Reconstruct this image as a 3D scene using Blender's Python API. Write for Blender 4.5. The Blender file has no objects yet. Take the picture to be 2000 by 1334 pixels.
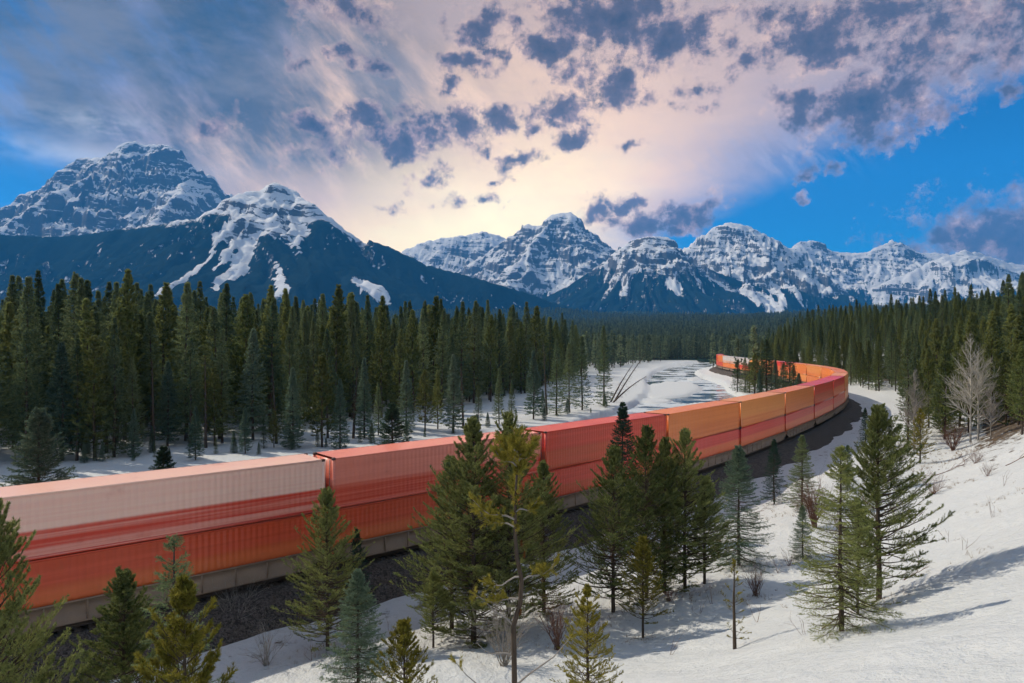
# A long container train rounding a river bend below snowy mountains.
import bpy, math, random
import numpy as np

scene = bpy.context.scene
C = scene.collection
R = math.radians
rng = np.random.default_rng(7)
random.seed(7)

# ------------------------------------------------------------------ camera
CAMZ = 12.7                     # eye above the rail head (rail head is z = 0)
F = 1300.0                      # focal length in units of a 2000 wide frame
cam = bpy.data.cameras.new('camera')
cam.sensor_width = 36.0
cam.lens = 36.0 * F / 2000.0
cam.clip_start = 0.1
cam.clip_end = 40000
camo = bpy.data.objects.new('camera', cam)
C.objects.link(camo)
camo.location = (0, 0, CAMZ)
camo.rotation_euler = (R(90), 0, 0)
scene.camera = camo

# ------------------------------------------------------------------ view
scene.view_settings.view_transform = 'Standard'
scene.view_settings.look = 'None'
scene.view_settings.exposure = 0.36
scene.view_settings.gamma = 1.0
scene.view_settings.use_curve_mapping = False
scene.cycles.max_bounces = 6
scene.cycles.diffuse_bounces = 3
scene.cycles.glossy_bounces = 2
scene.cycles.transmission_bounces = 3
scene.cycles.transparent_max_bounces = 6
scene.cycles.volume_bounces = 0
scene.cycles.sample_clamp_indirect = 4.0
scene.cycles.use_denoising = True
scene.cycles.use_adaptive_sampling = True
scene.cycles.adaptive_threshold = 0.03
scene.cycles.adaptive_min_samples = 16

# ------------------------------------------------------------------ sun
SUN_AZ = R(-66)                 # left of the view direction (+Y)
SUN_EL = R(44)
sd = bpy.data.lights.new('sun', 'SUN')
sd.energy = 3.7
sd.angle = R(0.6)
sd.color = (1.0, 0.885, 0.72)
so = bpy.data.objects.new('sun', sd)
C.objects.link(so)
so.rotation_euler = (R(90) - SUN_EL, 0, math.pi - SUN_AZ)

# ------------------------------------------------------------------ node helper
class NT:
    def __init__(s, tree):
        s.t = tree
        s.n = tree.nodes
        s.l = tree.links
    def node(s, kind, **kw):
        nd = s.n.new(kind)
        for k, v in kw.items():
            setattr(nd, k, v)
        return nd
    def put(s, sock, v):
        if isinstance(v, bpy.types.NodeSocket):
            s.l.new(v, sock)
        elif isinstance(v, (tuple, list)):
            if len(v) == 3 and len(sock.default_value) == 4:
                v = (*v, 1.0)
            sock.default_value = v
        elif v is not None:
            sock.default_value = v
    def m(s, op, a, b=None, c=None, clamp=False):
        nd = s.node('ShaderNodeMath', operation=op, use_clamp=clamp)
        s.put(nd.inputs[0], a)
        if b is not None: s.put(nd.inputs[1], b)
        if c is not None: s.put(nd.inputs[2], c)
        return nd.outputs[0]
    def v(s, op, a, b=None):
        nd = s.node('ShaderNodeVectorMath', operation=op)
        s.put(nd.inputs[0], a)
        if b is not None:
            s.put(nd.inputs[3] if op == 'SCALE' else nd.inputs[1], b)
        return nd.outputs[1] if op in ('LENGTH', 'DISTANCE', 'DOT_PRODUCT') else nd.outputs[0]
    def xyz(s, a):
        nd = s.node('ShaderNodeSeparateXYZ'); s.put(nd.inputs[0], a); return nd.outputs
    def comb(s, x, y, z=0.0):
        nd = s.node('ShaderNodeCombineXYZ')
        for i, q in enumerate((x, y, z)): s.put(nd.inputs[i], q)
        return nd.outputs[0]
    def mix(s, f, a, b, mode='MIX'):
        nd = s.node('ShaderNodeMix', data_type='RGBA', blend_type=mode)
        nd.clamp_factor = True
        s.put(nd.inputs[0], f); s.put(nd.inputs[6], a); s.put(nd.inputs[7], b)
        return nd.outputs[2]
    def noise(s, vec, scale, detail=4.0, rough=0.55, dist=0.0, col=False, flat=False):
        nd = s.node('ShaderNodeTexNoise')
        if flat: nd.noise_dimensions = '2D'
        if vec is not None: s.put(nd.inputs['Vector'], vec)
        nd.inputs['Scale'].default_value = scale
        nd.inputs['Detail'].default_value = detail
        nd.inputs['Roughness'].default_value = rough
        nd.inputs['Distortion'].default_value = dist
        return nd.outputs[1 if col else 0]
    def step(s, x, lo, hi, a=0.0, b=1.0):
        nd = s.node('ShaderNodeMapRange', interpolation_type='SMOOTHSTEP')
        s.put(nd.inputs[0], x); s.put(nd.inputs[1], lo); s.put(nd.inputs[2], hi)
        s.put(nd.inputs[3], a); s.put(nd.inputs[4], b)
        return nd.outputs[0]
    def ramp(s, x, stops):
        nd = s.node('ShaderNodeValToRGB')
        e = nd.color_ramp.elements
        while len(e) < len(stops): e.new(0.5)
        for q, (p, c) in zip(e, stops):
            q.position = p; q.color = (*c, 1.0)
        s.put(nd.inputs[0], x)
        return nd.outputs[0]

# ------------------------------------------------------------------ sky
def sky_at(px, py):
    """a place in the sky: azimuth, tangent of the elevation"""
    a = math.atan((px - 1000) / F)
    return a, (667 - py) / F * math.cos(a)

world = bpy.data.worlds.new('World')
scene.world = world
world.use_nodes = True
w = NT(world.node_tree)
w.n.clear()
out = w.node('ShaderNodeOutputWorld')
bg = w.node('ShaderNodeBackground')
w.l.new(bg.outputs[0], out.inputs[0])
D = w.node('ShaderNodeTexCoord').outputs['Generated']
nish = w.node('ShaderNodeTexSky', sky_type='NISHITA', sun_disc=False)
nish.sun_elevation = SUN_EL
nish.sun_rotation = SUN_AZ
nish.altitude = 1600
nish.air_density = 1.0
nish.dust_density = 0.3
nish.ozone_density = 2.0
dx, dy, dz = w.xyz(D)
az = w.m('ARCTAN2', dx, dy)
hl = w.m('SQRT', w.m('ADD', w.m('MULTIPLY', dx, dx), w.m('MULTIPLY', dy, dy)))
te = w.m('DIVIDE', dz, w.m('MAXIMUM', hl, 0.02))
te = w.m('MINIMUM', te, 4.0)
P = w.comb(az, te, 0.0)
den = w.m('ADD', w.m('MAXIMUM', dz, 0.0), 0.16)
CP = w.comb(w.m('DIVIDE', dx, den), w.m('DIVIDE', dy, den), 0.0)      # on the cloud layer overhead
blue = w.mix(1.0, w.v('SCALE', nish.outputs[0], 0.070), (0.03, 0.52, 0.90), 'MULTIPLY')
# high veil lit by the low glow beyond the ridge
n1 = w.noise(CP, 1.1, 6, 0.6, flat=True)
n2 = w.noise(w.v('MULTIPLY', P, (1.0, 2.2, 1.0)), 4.0, 7, 0.64, flat=True)
def spot(px, py, rx, ry, vec=P):
    a, t = sky_at(px, py)
    q = w.v('MULTIPLY', w.v('SUBTRACT', vec, (a, t, 0.0)), (F / rx, F / ry, 0.0))
    return w.v('LENGTH', q)
def gauss(d):
    return w.m('EXPONENT', w.m('MULTIPLY', w.m('MULTIPLY', d, d), -1.0))
gd = spot(930, 460, 1480, 1120)
gd = w.m('ADD', gd, w.m('MULTIPLY', w.m('SUBTRACT', n2, 0.5), 0.28))
veil = w.ramp(gd, [(0.0, (1.0, 0.86, 0.48)), (0.11, (0.98, 0.72, 0.40)), (0.25, (0.78, 0.52, 0.33)),
                   (0.40, (0.52, 0.36, 0.275)), (0.58, (0.33, 0.255, 0.245)), (0.80, (0.22, 0.215, 0.24)), (1.0, (0.27, 0.30, 0.34))])
hole = w.m('ADD', gauss(spot(2060, 330, 430, 190)), w.m('MULTIPLY', gauss(spot(1640, 470, 330, 75)), 0.75))
hole = w.m('ADD', hole, w.m('MULTIPLY', gauss(spot(-40, 350, 260, 100)), 0.6))
hole = w.m('ADD', hole, w.m('MULTIPLY', gauss(spot(20, 40, 300, 150)), 0.62))
hole = w.m('ADD', hole, w.m('MULTIPLY', gauss(spot(500, 30, 130, 120)), 0.35))
cover = w.m('SUBTRACT', w.m('ADD', w.m('MULTIPLY', n1, 0.55), w.m('ADD', w.m('MULTIPLY', n2, 0.35), 0.62)), w.m('MULTIPLY', hole, 1.25))
cover = w.step(cover, 0.30, 0.98, 0.0, 0.96)
col = w.mix(cover, blue, veil)
# slate streaks swept over the upper left
rot = w.node('ShaderNodeVectorRotate', rotation_type='Z_AXIS')
w.put(rot.inputs['Vector'], P); rot.inputs['Angle'].default_value = R(48)
sv = w.v('MULTIPLY', rot.outputs[0], (3.2, 8.5, 1.0))
st = w.noise(sv, 1.6, 7, 0.64, flat=True)
reg = w.m('ADD', w.m('MULTIPLY', gauss(spot(220, 80, 520, 200)), 1.5), w.m('MULTIPLY', gauss(spot(560, 190, 240, 160)), 0.75))
reg = w.m('ADD', reg, w.m('MULTIPLY', gauss(spot(1000, -330, 3000, 260)), 0.5))
sl = w.m('MULTIPLY', w.step(st, 0.14, 0.60), w.m('MINIMUM', reg, 1.0))
col = w.mix(w.m('MULTIPLY', sl, 0.92), col, w.mix(w.step(n2, 0.3, 0.7), (0.035, 0.052, 0.075), (0.135, 0.135, 0.150)))
pale = w.m('MULTIPLY', gauss(spot(270, 255, 110, 22)), 0.55)
pale = w.m('ADD', pale, w.m('MULTIPLY', gauss(spot(130, 300, 190, 18)), 0.3))
col = w.mix(w.m('MULTIPLY', pale, w.step(n2, 0.35, 0.6)), col, (0.68, 0.68, 0.70))
# rippled patch of high cloud, right of the middle
rp = w.noise(w.v('MULTIPLY', rot.outputs[0], (16, 60, 1)), 1.5, 4, 0.55, flat=True)
col = w.mix(w.m('MULTIPLY', gauss(spot(1490, 300, 120, 42)), w.step(rp, 0.35, 0.7, 0.0, 0.6)), col, (0.30, 0.28, 0.35))
# broken dark cumulus
wa = w.noise(P, 9.0, 3, 0.6, col=True, flat=True)
Pd = w.v('ADD', P, w.v('MULTIPLY', w.v('SUBTRACT', wa, (0.5, 0.5, 0.5)), (0.11, 0.075, 0.0)))
wb = w.noise(P, 30.0, 3, 0.65, col=True, flat=True)
Pd = w.v('ADD', Pd, w.v('MULTIPLY', w.v('SUBTRACT', wb, (0.5, 0.5, 0.5)), (0.040, 0.028, 0.0)))
PUFFS = [(1320, 75, 95, 55, 1), (1195, 30, 150, 75, 1), (1075, 90, 65, 40, .9), (1085, 25, 60, 30, .6), (945, 45, 55, 40, .9), (915, 118, 40, 26, .95), (965, 95, 36, 20, .7),
         (985, 222, 38, 24, .9), (915, 252, 60, 30, 1), (820, 258, 50, 36, 1), (765, 275, 40, 46, .95), (705, 243, 45, 24, .95), (622, 236, 38, 18, .9),
         (672, 108, 38, 14, .8), (735, 137, 30, 16, .8), (578, 116, 22, 14, .6), (660, 2, 130, 22, .7), (905, 176, 20, 22, .7), (1190, 178, 66, 34, 1), (1085, 208, 60, 34, .95), (1130, 140, 60, 34, .6),
         (1062, 235, 36, 18, .8), (1107, 268, 26, 30, 1), (1005, 312, 30, 18, .7), (975, 283, 36, 12, .7), (1563, 215, 42, 32, 1), (1705, 205, 105, 44, 1),
         (1690, 240, 60, 28, .95), (1750, 172, 50, 26, .9), (1800, 232, 40, 18, .6), (1590, 62, 110, 50, .9), (1640, 105, 55, 24, .95), (1745, 40, 140, 60, .75), (1790, 105, 90, 34, .85),
         (1900, 60, 140, 50, .6), (1985, 20, 90, 40, .8), (1965, 128, 55, 24, .7), (1465, 128, 55, 18, .65), (1500, 35, 60, 30, .6), (1895, 128, 40, 16, .6),
         (1180, 402, 40, 24, 1), (1240, 398, 40, 16, .9), (1270, 443, 60, 26, 1), (1345, 418, 50, 28, 1), (1360, 450, 44, 14, .7), (1208, 286, 30, 8, .6), (1400, 210, 26, 12, .5), (1375, 175, 36, 14, .4), (1335, 205, 26, 12, .45),
         (1950, 465, 100, 66, .85), (1890, 480, 40, 34, .7), (2040, 430, 90, 60, .8), (1590, 365, 22, 8, .7), (1690, 355, 90, 16, .35), (1600, 330, 30, 10, .6), (1935, 185, 26, 10, .7),
         (830, 342, 36, 18, .55), (885, 393, 36, 14, .5), (952, 382, 22, 12, .5), (770, 413, 28, 14, .4), (975, 340, 22, 12, .6), (410, 238, 36, 18, .5), (640, 300, 60, 30, .45), (1040, 560, 10, 10, .1),
         (735, 330, 50, 16, .35), (1110, 350, 26, 10, .3), (1385, 370, 30, 10, .4), (1440, 402, 30, 8, .4), (640, 230, 60, 60, .35)]
acc = None
Ps = w.v('MULTIPLY', Pd, (1.0, 1.75, 0.0))
for (px, py, rx, ry, k) in PUFFS:
    if k < 0.4: continue
    a_, t_ = sky_at(px, py)
    rr = 1.14 * math.sqrt(rx * ry * 1.75) / F
    d = w.m('MULTIPLY_ADD', w.v('DISTANCE', Ps, (a_, t_ * 1.75, 0.0)), -0.8 * k / rr, 1.42 * 0.8 * k)
    acc = d if acc is None else w.m('MAXIMUM', acc, d)
# the same kind of puffs go on around and overhead, out of the frame
gn = w.noise(w.v('MULTIPLY', CP, (1.0, 1.6, 1.0)), 3.2, 5, 0.6, flat=True)
away = w.step(w.m('MAXIMUM', w.m('ABSOLUTE', az), w.m('MULTIPLY', te, 1.15)), 0.66, 0.95)
acc = w.m('MAXIMUM', acc, w.m('SUBTRACT', w.m('MULTIPLY', w.m('SUBTRACT', gn, 0.52), 5.0), w.m('MULTIPLY', w.m('SUBTRACT', 1.0, away), 4.0)))
fr = w.noise(P, 26.0, 6, 0.70, flat=True)
acc = w.m('ADD', acc, w.m('MULTIPLY', w.m('SUBTRACT', fr, 0.50), 1.9))
dens = w.step(acc, 0.04, 0.72)
fr2 = w.noise(w.v('ADD', P, (0.02, -0.02, 0.3)), 30.0, 4, 0.6, flat=True)
shade = w.m('ADD', w.m('MULTIPLY', acc, 0.62), w.m('MULTIPLY', w.m('SUBTRACT', fr2, 0.5), 0.9))
pcol = w.ramp(shade, [(0.0, (0.66, 0.44, 0.32)), (0.22, (0.26, 0.18, 0.175)), (0.48, (0.070, 0.060, 0.078)), (1.0, (0.020, 0.025, 0.042))])
col = w.mix(w.m('MULTIPLY', dens, 0.95), col, pcol)
# below the skyline the air of the valley
col = w.mix(w.step(dz, -0.01, -0.12), col, (0.22, 0.27, 0.34))
# what reaches the valley has crossed the haze: the sky beyond it is that much brighter
HAZE = 8.5e-5
path = w.m('MINIMUM', 11600.0, w.m('DIVIDE', 2560.0, w.m('MAXIMUM', dz, 0.02)))
col = w.v('SCALE', col, w.m('EXPONENT', w.m('MULTIPLY', path, HAZE * 0.9)))
w.put(bg.inputs[0], col)
bg.inputs[1].default_value = 1.0
world.cycles.sampling_method = 'MANUAL'
world.cycles.sample_map_resolution = 512

# ------------------------------------------------------------------ object helpers
def tag(o, label=None, cat=None, group=None, kind=None):
    if label: o['label'] = label
    if cat: o['category'] = cat
    if group: o['group'] = group
    if kind: o['kind'] = kind
    return o

def mesh_np(name, verts, faces, mat=None, smooth=False, attrs=None):
    """verts (n,3); faces (m,3) or (m,4) array, or a list of such arrays"""
    me = bpy.data.meshes.new(name)
    fl = faces if isinstance(faces, list) else [faces]
    fl = [np.asarray(f, np.int32) for f in fl if len(f)]
    v = np.asarray(verts, np.float32)
    me.vertices.add(len(v))
    me.vertices.foreach_set('co', v.ravel())
    idx = np.concatenate([f.ravel() for f in fl])
    tot = np.concatenate([np.full(len(f), f.shape[1], np.int32) for f in fl])
    start = np.concatenate([[0], np.cumsum(tot)[:-1]]).astype(np.int32)
    me.loops.add(len(idx)); me.loops.foreach_set('vertex_index', idx)
    me.polygons.add(len(tot)); me.polygons.foreach_set('loop_start', start)
    if smooth:
        me.polygons.foreach_set('use_smooth', np.ones(len(tot), bool))
    me.update(calc_edges=True)
    for k, a in (attrs or {}).items():
        at = me.attributes.new(k, 'FLOAT', 'POINT')
        at.data.foreach_set('value', np.asarray(a, np.float32))
    if mat: me.materials.append(mat)
    return me

def obj(name, me, parent=None, loc=None, rot=None):
    o = bpy.data.objects.new(name, me)
    C.objects.link(o)
    if parent: o.parent = parent
    if loc is not None: o.location = loc
    if rot is not None: o.rotation_euler = rot
    return o

def empty(name, loc=(0, 0, 0), rz=0.0):
    o = obj(name, None, loc=loc, rot=(0, 0, rz))
    o.empty_display_size = 0.3
    return o

def copy_tree(o, parent=None):
    c = o.copy(); C.objects.link(c)
    c.parent = parent
    for ch in o.children:
        copy_tree(ch, c)
    return c

class MB:
    """collects boxes, tubes and prisms for one mesh"""
    def __init__(s): s.v = []; s.q = []; s.t = []; s.n = 0
    def add(s, v, q=None, t=None):
        v = np.asarray(v, float)
        if q is not None and len(q): s.q.append(np.asarray(q) + s.n)
        if t is not None and len(t): s.t.append(np.asarray(t) + s.n)
        s.v.append(v); s.n += len(v)
    def box(s, x0, x1, y0, y1, z0, z1):
        v = [(x, y, z) for z in (z0, z1) for (x, y) in ((x0, y0), (x1, y0), (x1, y1), (x0, y1))]
        s.add(v, [(3, 2, 1, 0), (4, 5, 6, 7), (0, 1, 5, 4), (1, 2, 6, 5), (2, 3, 7, 6), (3, 0, 4, 7)])
    def tube(s, pts, rad, n=6, cap=True):
        v, q = tube_np(pts, rad, n)
        t = []
        if cap:
            k = len(v); m = len(pts)
            v = np.vstack([v, [pts[0]], [pts[-1]]])
            t = [(k, (i + 1) % n, i) for i in range(n)] + [(k + 1, (m - 1) * n + i, (m - 1) * n + (i + 1) % n) for i in range(n)]
        s.add(v, q, t)
    def me(s, name, mat, smooth=False):
        f = []
        if s.q: f.append(np.vstack(s.q))
        if s.t: f.append(np.vstack(s.t))
        return mesh_np(name, np.vstack(s.v), f, mat, smooth)

def tube_np(pts, rad, n=6):
    p = np.asarray(pts, float); m = len(p)
    r = np.broadcast_to(np.asarray(rad, float), (m,))
    t = np.gradient(p, axis=0)
    t /= np.linalg.norm(t, axis=1)[:, None] + 1e-9
    up = np.where(np.abs(t[:, 2:3]) > 0.9, [[1.0, 0, 0]], [[0, 0, 1.0]])
    a = np.cross(t, up); a /= np.linalg.norm(a, axis=1)[:, None] + 1e-9
    b = np.cross(t, a)
    th = np.linspace(0, 2 * np.pi, n, endpoint=False)
    v = p[:, None, :] + r[:, None, None] * (np.cos(th)[None, :, None] * a[:, None, :] + np.sin(th)[None, :, None] * b[:, None, :])
    i = np.arange(m - 1)[:, None] * n; j = np.arange(n)[None, :]
    q = np.stack([i + j, i + (j + 1) % n, i + n + (j + 1) % n, i + n + j], -1).reshape(-1, 4)
    return v.reshape(-1, 3), q

def vnoise(x, y, seed=0):
    xi = np.floor(x).astype(np.int64); yi = np.floor(y).astype(np.int64)
    fx = x - xi; fy = y - yi
    fx = fx * fx * fx * (fx * (fx * 6 - 15) + 10); fy = fy * fy * fy * (fy * (fy * 6 - 15) + 10)
    def h(a, b):
        n = (a * 374761393 + b * 668265263 + seed * 974634541) & 0x7fffffff
        n = ((n ^ (n >> 13)) * 1274126177) & 0x7fffffff
        n = n ^ (n >> 16)
        return (n & 0xffff) / 65535.0
    return (h(xi, yi) * (1 - fx) + h(xi + 1, yi) * fx) * (1 - fy) + (h(xi, yi + 1) * (1 - fx) + h(xi + 1, yi + 1) * fx) * fy

def fbm(x, y, oct=5, seed=0, gain=0.5, ridged=False):
    s = 0.0; a = 1.0; tot = 0.0
    for i in range(oct):
        n = vnoise(x * 2.03 ** i + 17.3 * i, y * 2.03 ** i - 9.1 * i, seed + i)
        if ridged: n = 1 - np.abs(2 * n - 1)
        s = s + a * n; tot += a; a *= gain
    return s / tot

def sstep(x, a, b):
    t = np.clip((x - a) / (b - a), 0, 1)
    return t * t * (3 - 2 * t)

# ------------------------------------------------------------------ materials
def material(name):
    m = bpy.data.materials.new(name)
    m.use_nodes = True
    k = NT(m.node_tree)
    k.b = k.n.get('Principled BSDF')
    k.o = k.n.get('Material Output')
    return m, k
def bump(k, h, strength=0.3, dist=0.05):
    b = k.node('ShaderNodeBump')
    b.inputs['Strength'].default_value = strength
    b.inputs['Distance'].default_value = dist
    k.put(b.inputs['Height'], h)
    k.l.new(b.outputs[0], k.b.inputs['Normal'])
def attr(k, name):
    return k.node('ShaderNodeAttribute', attribute_name=name).outputs['Fac']
def pos(k):
    return k.node('ShaderNodeNewGeometry').outputs['Position']
def obco(k):
    return k.node('ShaderNodeTexCoord').outputs['Object']
def simple(name, c, rough=0.7, var=0.25, scale=8.0, metal=0.0, b=0.0):
    m, k = material(name)
    n = k.noise(obco(k), scale, 5, 0.6)
    k.put(k.b.inputs['Base Color'], k.mix(n, tuple(q * (1 - var) for q in c), tuple(min(1, q * (1 + var)) for q in c)))
    k.b.inputs['Roughness'].default_value = rough
    k.b.inputs['Metallic'].default_value = metal
    if b: bump(k, n, b, 0.02)
    return m

# ------------------------------------------------------------------ the line of the railway (plan)
TRACK = np.array([(-140, -62), (-105, -36), (-75, -13), (-48, 8), (-21.7, 29.4), (-4.2, 43.6), (9.6, 56.2), (29.2, 79.3), (49.6, 107.3), (64, 129.3),
                  (76, 152.3), (84, 180), (88.5, 215), (92.5, 260), (97.5, 308), (104, 338), (117, 366), (140, 393), (178, 420), (240, 450), (420, 520)], float)
def smooth_line(p, step=1.0, sig=9):
    d = np.concatenate([[0], np.cumsum(np.linalg.norm(np.diff(p, axis=0), axis=1))])
    t = np.arange(0, d[-1], step)
    q = np.stack([np.interp(t, d, p[:, i]) for i in (0, 1)], 1)
    k = np.exp(-0.5 * (np.arange(-4 * sig, 4 * sig + 1) / sig) ** 2); k /= k.sum()
    n = len(k) // 2
    for _ in range(2):
        e = np.vstack([q[0] + (q[0] - q[1:n + 1][::-1]) * 1.0, q, q[-1] + (q[-1] - q[-n - 1:-1][::-1])])
        q = np.stack([np.convolve(e[:, i], k, 'valid') for i in (0, 1)], 1)
    d = np.concatenate([[0], np.cumsum(np.linalg.norm(np.diff(q, axis=0), axis=1))])
    t = np.arange(0, d[-1], step)
    return np.stack([np.interp(t, d, q[:, i]) for i in (0, 1)], 1)
LINE = smooth_line(TRACK)
LTAN = np.gradient(LINE, axis=0); LTAN /= np.linalg.norm(LTAN, axis=1)[:, None]
def line_at(a):
    i = np.arange(len(LINE))
    p = np.array([np.interp(a, i, LINE[:, 0]), np.interp(a, i, LINE[:, 1])])
    t = np.array([np.interp(a, i, LTAN[:, 0]), np.interp(a, i, LTAN[:, 1])])
    return p, t / np.linalg.norm(t)

def signed_dist(x, y, line, tan):
    """distance to a line in plan, positive on its right-hand side; and the nearest index"""
    x = np.ravel(x).astype(np.float32); y = np.ravel(y).astype(np.float32)
    s = np.empty(len(x), np.float32); idx = np.empty(len(x), np.int32)
    lx = line[:, 0].astype(np.float32); ly = line[:, 1].astype(np.float32)
    for a in range(0, len(x), 20000):
        b = slice(a, a + 20000)
        dx = x[b, None] - lx; dy = y[b, None] - ly
        d2 = dx * dx + dy * dy
        i = d2.argmin(1); r = np.arange(len(i))
        sg = np.sign(dx[r, i] * tan[i, 1] - dy[r, i] * tan[i, 0])
        s[b] = np.sqrt(d2[r, i]) * np.where(sg == 0, 1, sg); idx[b] = i
    return s, idx
SH_L = smooth_line(np.array([(-260, -90), (-130, -5), (-60, 38), (-36, 55), (-24, 65), (-14, 79), (8, 118), (28, 158), (42, 205), (54, 270), (70, 330), (92, 400), (150, 520)], float), 2.5, 4)
SH_R = smooth_line(np.array([(-240, -125), (-110, -30), (-53, 15), (-27, 36.5), (-10, 51), (4, 63), (22, 86), (40, 114), (52, 140), (63, 175), (67, 205), (79, 250), (87, 318), (96, 352), (112, 390), (165, 505)], float), 2.5, 4)
T_L = np.gradient(SH_L, axis=0); T_L /= np.linalg.norm(T_L, axis=1)[:, None]
T_R = np.gradient(SH_R, axis=0); T_R /= np.linalg.norm(T_R, axis=1)[:, None]
WATER = -3.5
ISLES = [(54, 228, 10.5, 40, 0.55), (47, 158, 7, 16, 0.5), (38.5, 180, 4.5, 7, 0.35), (78, 285, 3.5, 16, 0.35), (30, 172, 2.5, 8, .3), (64, 262, 3, 9, .25)]

def ground_h(x, y):
    shp = np.shape(x)
    x = np.ravel(np.asarray(x, float)); y = np.ravel(np.asarray(y, float))
    s, _ = signed_dist(x, y, LINE[::2], LTAN[::2])
    r = np.hypot(x, y)
    near = np.clip(1 - r / 900, 0, 1)
    big = fbm(x / 16, y / 16, 4, 3) - 0.5
    fine = fbm(x / 3.1, y / 3.1, 4, 9) - 0.5
    # camera side: shoulder, hummocky foot, then the bank that the viewer stands on
    foot = -1.25 + 0.85 * sstep(s, 6, 17) + big * 0.9 * sstep(s, 6, 11)
    k = 0.6
    up = s - 19.0
    rise = k * 0.5 * (up + np.sqrt(up * up + 9.0)) - 0.4
    lim = 10.2 + 6 * sstep(s, 38, 150)
    lim = np.where(y > 30, lim + 2 * sstep(s, 20, 60), lim)
    rise = lim - np.logaddexp(0, (lim - rise) / 1.2) * 1.2
    rise = np.maximum(rise, -0.4)
    hr = foot + rise * 1.0 + (big * 0.9 + fine * 0.40 + (fbm((x + y * .6) / 1.4, (y - x * .6) / 5.0, 3, 44) - .5) * 0.22) * sstep(s, 9, 14)
    # little mounds of snow pushed up beside the line
    for (mx, my, mr, mh) in ((24.5, 51, 4.2, 1.3), (31, 62, 4.5, 1.1), (-2.5, 26, 3.0, 0.5), (20, 44, 5, .5)):
        hr = hr + mh * np.exp(-((x - mx) ** 2 + (y - my) ** 2) / mr ** 2)
    # river side
    q = -s
    bank = -2.25 + (big * 0.5 + fine * 0.12) + 0.5 * sstep(q, 45, 90)
    hl = np.where(q < 9, -1.25 - 1.1 * sstep(q, 3.2, 8), bank)
    h = np.where(s > 0, hr, hl)
    # the river bed
    dL, _ = signed_dist(x, y, SH_L, T_L)
    dR, _ = signed_dist(x, y, SH_R, T_R)
    wig = (fbm(x / 9, y / 9, 3, 21) - 0.5) * 5.0
    ins = np.minimum(dL, -dR) + wig * 0.5
    bed = -4.4
    for (ix, iy, rx, ry, hh) in ISLES:
        ca, sa = math.cos(0.30), math.sin(0.30)
        u = (x - ix) * ca - (y - iy) * sa; v_ = (x - ix) * sa + (y - iy) * ca
        e = 1 - np.sqrt((u / rx) ** 2 + (v_ / ry) ** 2) + wig * 0.06
        bed = np.maximum(bed, -4.4 + (0.9 + hh) * sstep(e, -0.12, 0.10) + 0.18 * fine * sstep(e, 0, .1))
    f = sstep(ins, -0.9, 1.3)
    wet = (r < 900)
    h = np.where(wet & (ins > -0.9), h * (1 - f) + bed * f, h)
    # valley floor rising to the foot of the mountains
    far = np.maximum(r - 700, 0)
    hill = (fbm(x / 900, y / 900, 5, 31) - 0.45)
    h = h * np.where(s > 0, 1 - 0.9 * sstep(r, 350, 1000), 1)
    h = h + 0.047 * far * sstep(y, -500, 500) * (1 - 0.35 * sstep(r, 3500, 9000)) + hill * 130 * sstep(r, 800, 3000)
    return h.reshape(shp)

# ------------------------------------------------------------------ ground sheet
m_snow, k = material('snow')
p = pos(k)
n1 = k.noise(p, 0.30, 7, 0.6); n2 = k.noise(p, 2.6, 6, 0.6); n3 = k.noise(p, 14.0, 4, 0.6)
snowc = k.mix(n2, (0.52, 0.55, 0.565), (0.66, 0.68, 0.685))
dirt = k.step(k.m('ADD', k.m('MULTIPLY', n1, 0.7), k.m('MULTIPLY', n3, 0.35)), 0.60, 0.74, 0.0, 0.35)
snowc = k.mix(dirt, snowc, (0.40, 0.38, 0.34))
# needle litter and bare earth where the snow has melted out of the bank; painted shade inside the stand
mel_shade = k.step(k.m('ADD', attr(k, 'bare'), k.m('MULTIPLY', k.m('SUBTRACT', k.noise(p, 1.1, 7, 0.68), 0.5), 1.6)), 0.62, 0.80)
snowc = k.mix(mel_shade, snowc, k.mix(n3, (0.045, 0.032, 0.022), (0.16, 0.12, 0.085)))
fo = attr(k, 'forest')
forc = k.mix(k.noise(p, 0.05, 6, 0.7), (0.010, 0.022, 0.022), (0.050, 0.080, 0.066))  # valley forest tone also painted bluish for distant haze
fm = k.step(k.m('ADD', fo, k.m('MULTIPLY', k.m('SUBTRACT', k.noise(p, 0.012, 5, 0.6), 0.5), 0.5)), 0.4, 0.6)
k.put(k.b.inputs['Base Color'], k.mix(fm, snowc, forc))
k.b.inputs['Roughness'].default_value = 0.62
k.put(k.b.inputs['Specular IOR Level'], k.m('MULTIPLY', k.m('SUBTRACT', 1.0, fm), 0.3))
hh = k.m('ADD', k.m('MULTIPLY', n2, 0.7), k.m('ADD', k.m('MULTIPLY', n3, 0.16), k.m('MULTIPLY', mel_shade, -0.25)))
bump(k, hh, 0.9, 0.26)

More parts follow.
